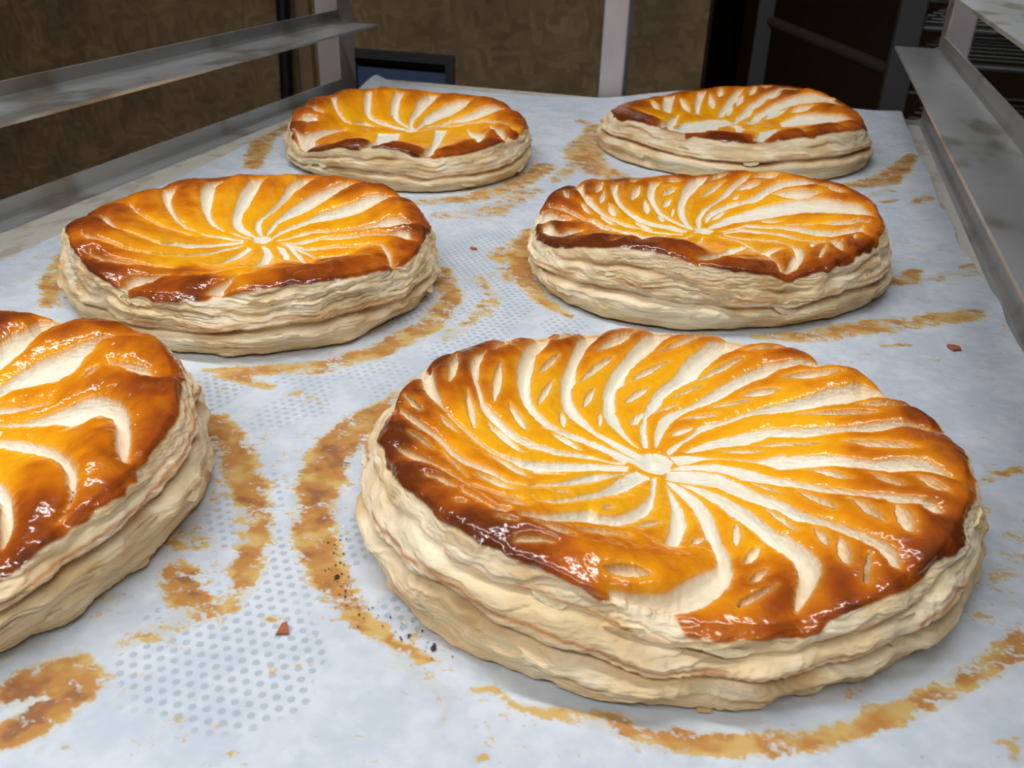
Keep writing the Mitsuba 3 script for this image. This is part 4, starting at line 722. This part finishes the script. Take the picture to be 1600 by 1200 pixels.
    for k, a0, a1 in zip(ks, starts, np.r_[starts[1:], len(order)]):
        if k == 3000:
            continue
        if k >= 2000:                                     # a petal that deep cuts sever counts as two
            f = F[order[a0:a1]]
            ids, inv = np.unique(f, return_inverse=True)
            inv = inv.reshape(-1, 3)
            _, comp = connected_components(coo_matrix((np.ones(2 * len(f)), (np.r_[inv[:, 0], inv[:, 1]], np.r_[inv[:, 1], inv[:, 2]])), (len(ids),) * 2), False)
            fc = comp[inv[:, 0]]
            size = np.bincount(fc)
            for c in np.flatnonzero(size >= 60):
                emit(order[a0:a1][fc == c], 'glazed_petal', 'mat_glaze')
            for c in np.flatnonzero((size > 0) & (size < 60)):
                crumbs.append(order[a0:a1][fc == c])
            continue
        kind, mat = ('glazed_petal', 'mat_glaze') if k >= 2000 else ('scored_nick', 'mat_pastry') if k >= 1000 else ('centre_vent', 'mat_pastry') if k == 900 else ('scored_groove', 'mat_pastry')
        key = emit(order[a0:a1], kind, mat)
        if key and k == 900:
            labels[key] = {'label': 'small pale vent where the cuts meet'}
    if crumbs:
        labels[emit(np.concatenate(crumbs), 'glaze_spots', 'mat_glaze')] = {'label': 'stray spots of glaze', 'kind': 'stuff'}
    # ---- peeling flakes on the wall
    cam_dir = math.atan2(-cy, -cx)
    for k in range(flakes):
        tt = cam_dir + rng.uniform(-1.35, 1.35)
        jj = int(np.mod(tt, 2 * np.pi) / (2 * np.pi) * nth) % nth
        ii = int(rng.uniform(.12, .85) * nw)
        p = wal[ii, jj] + [cx, cy, PAPER_Z]
        rad_ = np.array([math.cos(th[jj]), math.sin(th[jj]), 0])
        tan_ = np.array([-rad_[1], rad_[0], 0])
        wdt, hgt = rng.uniform(.003, .008), rng.uniform(.0012, .003)
        uu, vv = np.meshgrid(np.linspace(-1, 1, 9), np.linspace(0, 1, 5))
        prof = np.sqrt(np.maximum(1 - uu ** 2, 0)) ** .7 * (.75 + .5 * meshkit.noise(np.stack([uu * 3 + k * 7, vv * 0, uu * 0], -1), seed))
        out = (.0001 + rng.uniform(.0006, .0014) * vv ** 1.5) * prof
        up = vv * hgt * prof * rng.choice([-1, 1])
        fv = p - rad_ * .0007 + tan_ * (uu * wdt)[..., None] + rad_ * (out + .0004)[..., None] + np.array([0, 0, 1]) * (up + uu * wdt * rng.uniform(-.25, .25))[..., None]
        ff = np.array([[a_ * 9 + b_, a_ * 9 + b_ + 1, (a_ + 1) * 9 + b_ + 1, (a_ + 1) * 9 + b_] for a_ in range(4) for b_ in range(8)])
        cc = np.tile(np.array([.80, .66, .40]) * rng.uniform(.85, 1.05), (45, 1))
        obj('pastry_flake', (fv.reshape(-1, 3), ff), 'mat_pastry', name, smooth=True, color=cc)

PAPER_Z = 0.0016
G = DATA['G']
P_, F_, UV_ = paper()
obj('baking_paper', (P_, F_), 'mat_paper', smooth=True, uv=UV_)
label('baking_paper', 'white greaseproof baking paper with caramel stains, covering the baking sheet under the galettes', 'baking paper')

G['front']['hub'] = .0074
G['br']['lam'], G['bl']['lam'], G['mr']['lam'] = .15, .45, .75
G['br']['ledge'] = 1.6
G['fl']['brown'], G['front']['brown'] = .25, .06
galette('galette', G['front'], 'largest swirl-scored galette at the front right, near rim baked dark brown', .00022, 1280, 300, 130, 3, dark=((214, 26, .36), (170, 25, .20), (250, 18, .10), (140, 30, .10)), lip_at=.46, flakes=26, puff=.85)
galette('galette_001', G['ml'], 'galette with plain unnicked petals, behind the one cropped by the left edge', .0003, 760, 170, 84, 5, dark=((205, 40, .2), (20, 30, .15)), flakes=22, puff=1.25)
galette('galette_002', G['mr'], 'galette with nicked narrow petals directly behind the largest front galette', .0003, 760, 170, 84, 7, dark=((205, 50, .3), (320, 40, .2)), flakes=18)
galette('galette_003', G['bl'], 'far left galette with yellow-orange petals round a deep hollow, below the blue opening', .00035, 600, 130, 64, 9, dark=((230, 60, .25),), bake=-.08, flakes=10, puff=1.2)
galette('galette_004', G['br'], 'far right galette with nicked petals and a smooth pale two-tier side', .00035, 600, 130, 64, 11, dark=((240, 60, .2),), bake=.05, lip_at=.47, flakes=6)
galette('galette_005', G['fl'], 'galette cut off by the left edge, with very wide orange petals', .0003, 820, 180, 96, 13, dark=((20, 40, .15),), lip_at=.62, puff=1.25, flakes=24)

# the brown curl that sticks out of the right flank of the front galette
uu = np.linspace(0, 1, 10)
path = np.array([[.0735, .2790, .0290], [.0765, .2790, .0297], [.0790, .2785, .0296], [.0800, .2780, .0285], [.0798, .2765, .0245], [.0788, .2750, .0215]])
pp = np.stack([np.interp(uu, np.linspace(0, 1, 6), path[:, k]) for k in range(3)], 1)
wd = np.array([[.0006, .0022, .0]])
cv = np.concatenate([pp - wd / 2, pp + wd / 2])
cf = np.array([[k, k + 1, k + 11, k + 10] for k in range(9)])
obj('curled_flake', (cv, cf), 'mat_pastry', 'galette', smooth=True, color=np.tile([.42, .16, .03], (20, 1)))
labels['galette__curled_flake'] = {'label': 'brown curled strip sticking out of the right flank'}

# ---------------------------------------------------------------- crumbs on the paper
def chip(x, y, size, seed, mat, text, group=None):
    r = np.random.default_rng(seed)
    k = r.integers(5, 7)
    a = np.sort(r.uniform(0, 2 * np.pi, k) * .35 + np.arange(k) / k * 2 * np.pi)
    p = np.stack([np.cos(a), np.sin(a)], 1) * size * r.uniform(.65, 1.1, (k, 1))
    m = trimesh.creation.extrude_polygon(shapely.Polygon(p), size * .22, engine='earcut')
    m.apply_transform(trimesh.transformations.euler_matrix(r.uniform(-.12, .12), r.uniform(-.12, .12), 0))
    m.apply_translation((x, y, .0014 - m.vertices[:, 2].min()))
    key = obj('pastry_chip', m, mat)
    label(key, text, 'crumb', group)
chip(-.1192, .1728, .0030, 1, 'mat_crumb', 'small reddish brown chip on the bare paper left of the front galette')
chip(.1000, .4560, .0040, 2, 'mat_crumb', 'reddish brown chip near the right edge of the paper, beside the middle right galette')
chip(-.1742, .5046, .0028, 3, 'mat_crumb', 'tiny brown chip on the paper between the two middle galettes')
for k, (x, y, s_, text) in enumerate((
        (.0050, .1835, .0034, 'pale flake lying against the near foot of the largest galette'),
        (-.1870, .3700, .0030, 'pale flake at the near right foot of the unnicked galette behind the cropped one'),
        (-.0700, .1990, .0020, 'pale flake left of the near foot of the largest galette'))):
    chip(x, y, s_, 20 + k, 'mat_flake', text)
rb = np.random.default_rng(4)
bl = []
for k in range(70):
    u = rb.uniform(0, 1) ** 1.2
    x = np.interp(u, [0, .25, .5, 1], [-.1225, -.1160, -.1045, -.0690]) + rb.normal(0, .0022)
    y = np.interp(u, [0, .25, .5, 1], [.2200, .2020, .1900, .1765]) + rb.normal(0, .0022)
    s = rb.uniform(.00014, .00038) * (2.6 if k < 3 else 1)
    m = trimesh.creation.icosphere(1, s)
    m.apply_scale([1, rb.uniform(.7, 1.3), .6])
    m.apply_translation((x, y, .0013 + s * .3))
    bl.append(m)
obj('burnt_specks', trimesh.util.concatenate(bl), 'mat_burnt')
label('burnt_specks', 'scatter of tiny burnt specks in the caramel stain left of the front galette', 'crumbs', kind='stuff')

# ---------------------------------------------------------------- the wire rack in the dark behind, on the right
rk = 'wire_rack'
label(rk, 'dark metal rack with wire shelves standing behind the trolley on the right', 'rack')
RX0, RX1, RY0, RY1 = -0.055, 1.15, 1.38, 1.86
for x, y, w in ((-.066, 1.80, .03), (.138, 1.40, .034), (.70, 1.40, .034), (1.15, 1.40, .034), (.60, 1.84, .03), (1.15, 1.84, .03)):
    obj('post', box(x - w / 2, x + w / 2, y - w / 2, y + w / 2, FLOOR, 0.9, .003), 'mat_rack', rk, smooth=40)
obj('brace', lean((-.06, 1.80, .012), (.138, 1.40, -.006), .009), 'mat_brace', rk, smooth=40)
for z in (-.19, -.10, .01, .055, .16):
    sh = obj('shelf', trimesh.util.concatenate([lean((.138, 1.40, z), (1.15, 1.40, z), .005, 10), lean((.16, 1.84, z), (1.15, 1.84, z), .005, 10), lean((1.15, 1.40, z), (1.15, 1.84, z), .005, 10), lean((.138, 1.40, z), (.30, 1.84, z), .005, 10)]), 'mat_rack', rk, smooth=40)
    for k in range(9):
        y = 1.45 + k * .045
        obj('wire', lean((.15 + k * .012, y, z + .003), (1.15, y, z + .003), .0022, 8), 'mat_rack', sh, smooth=40)
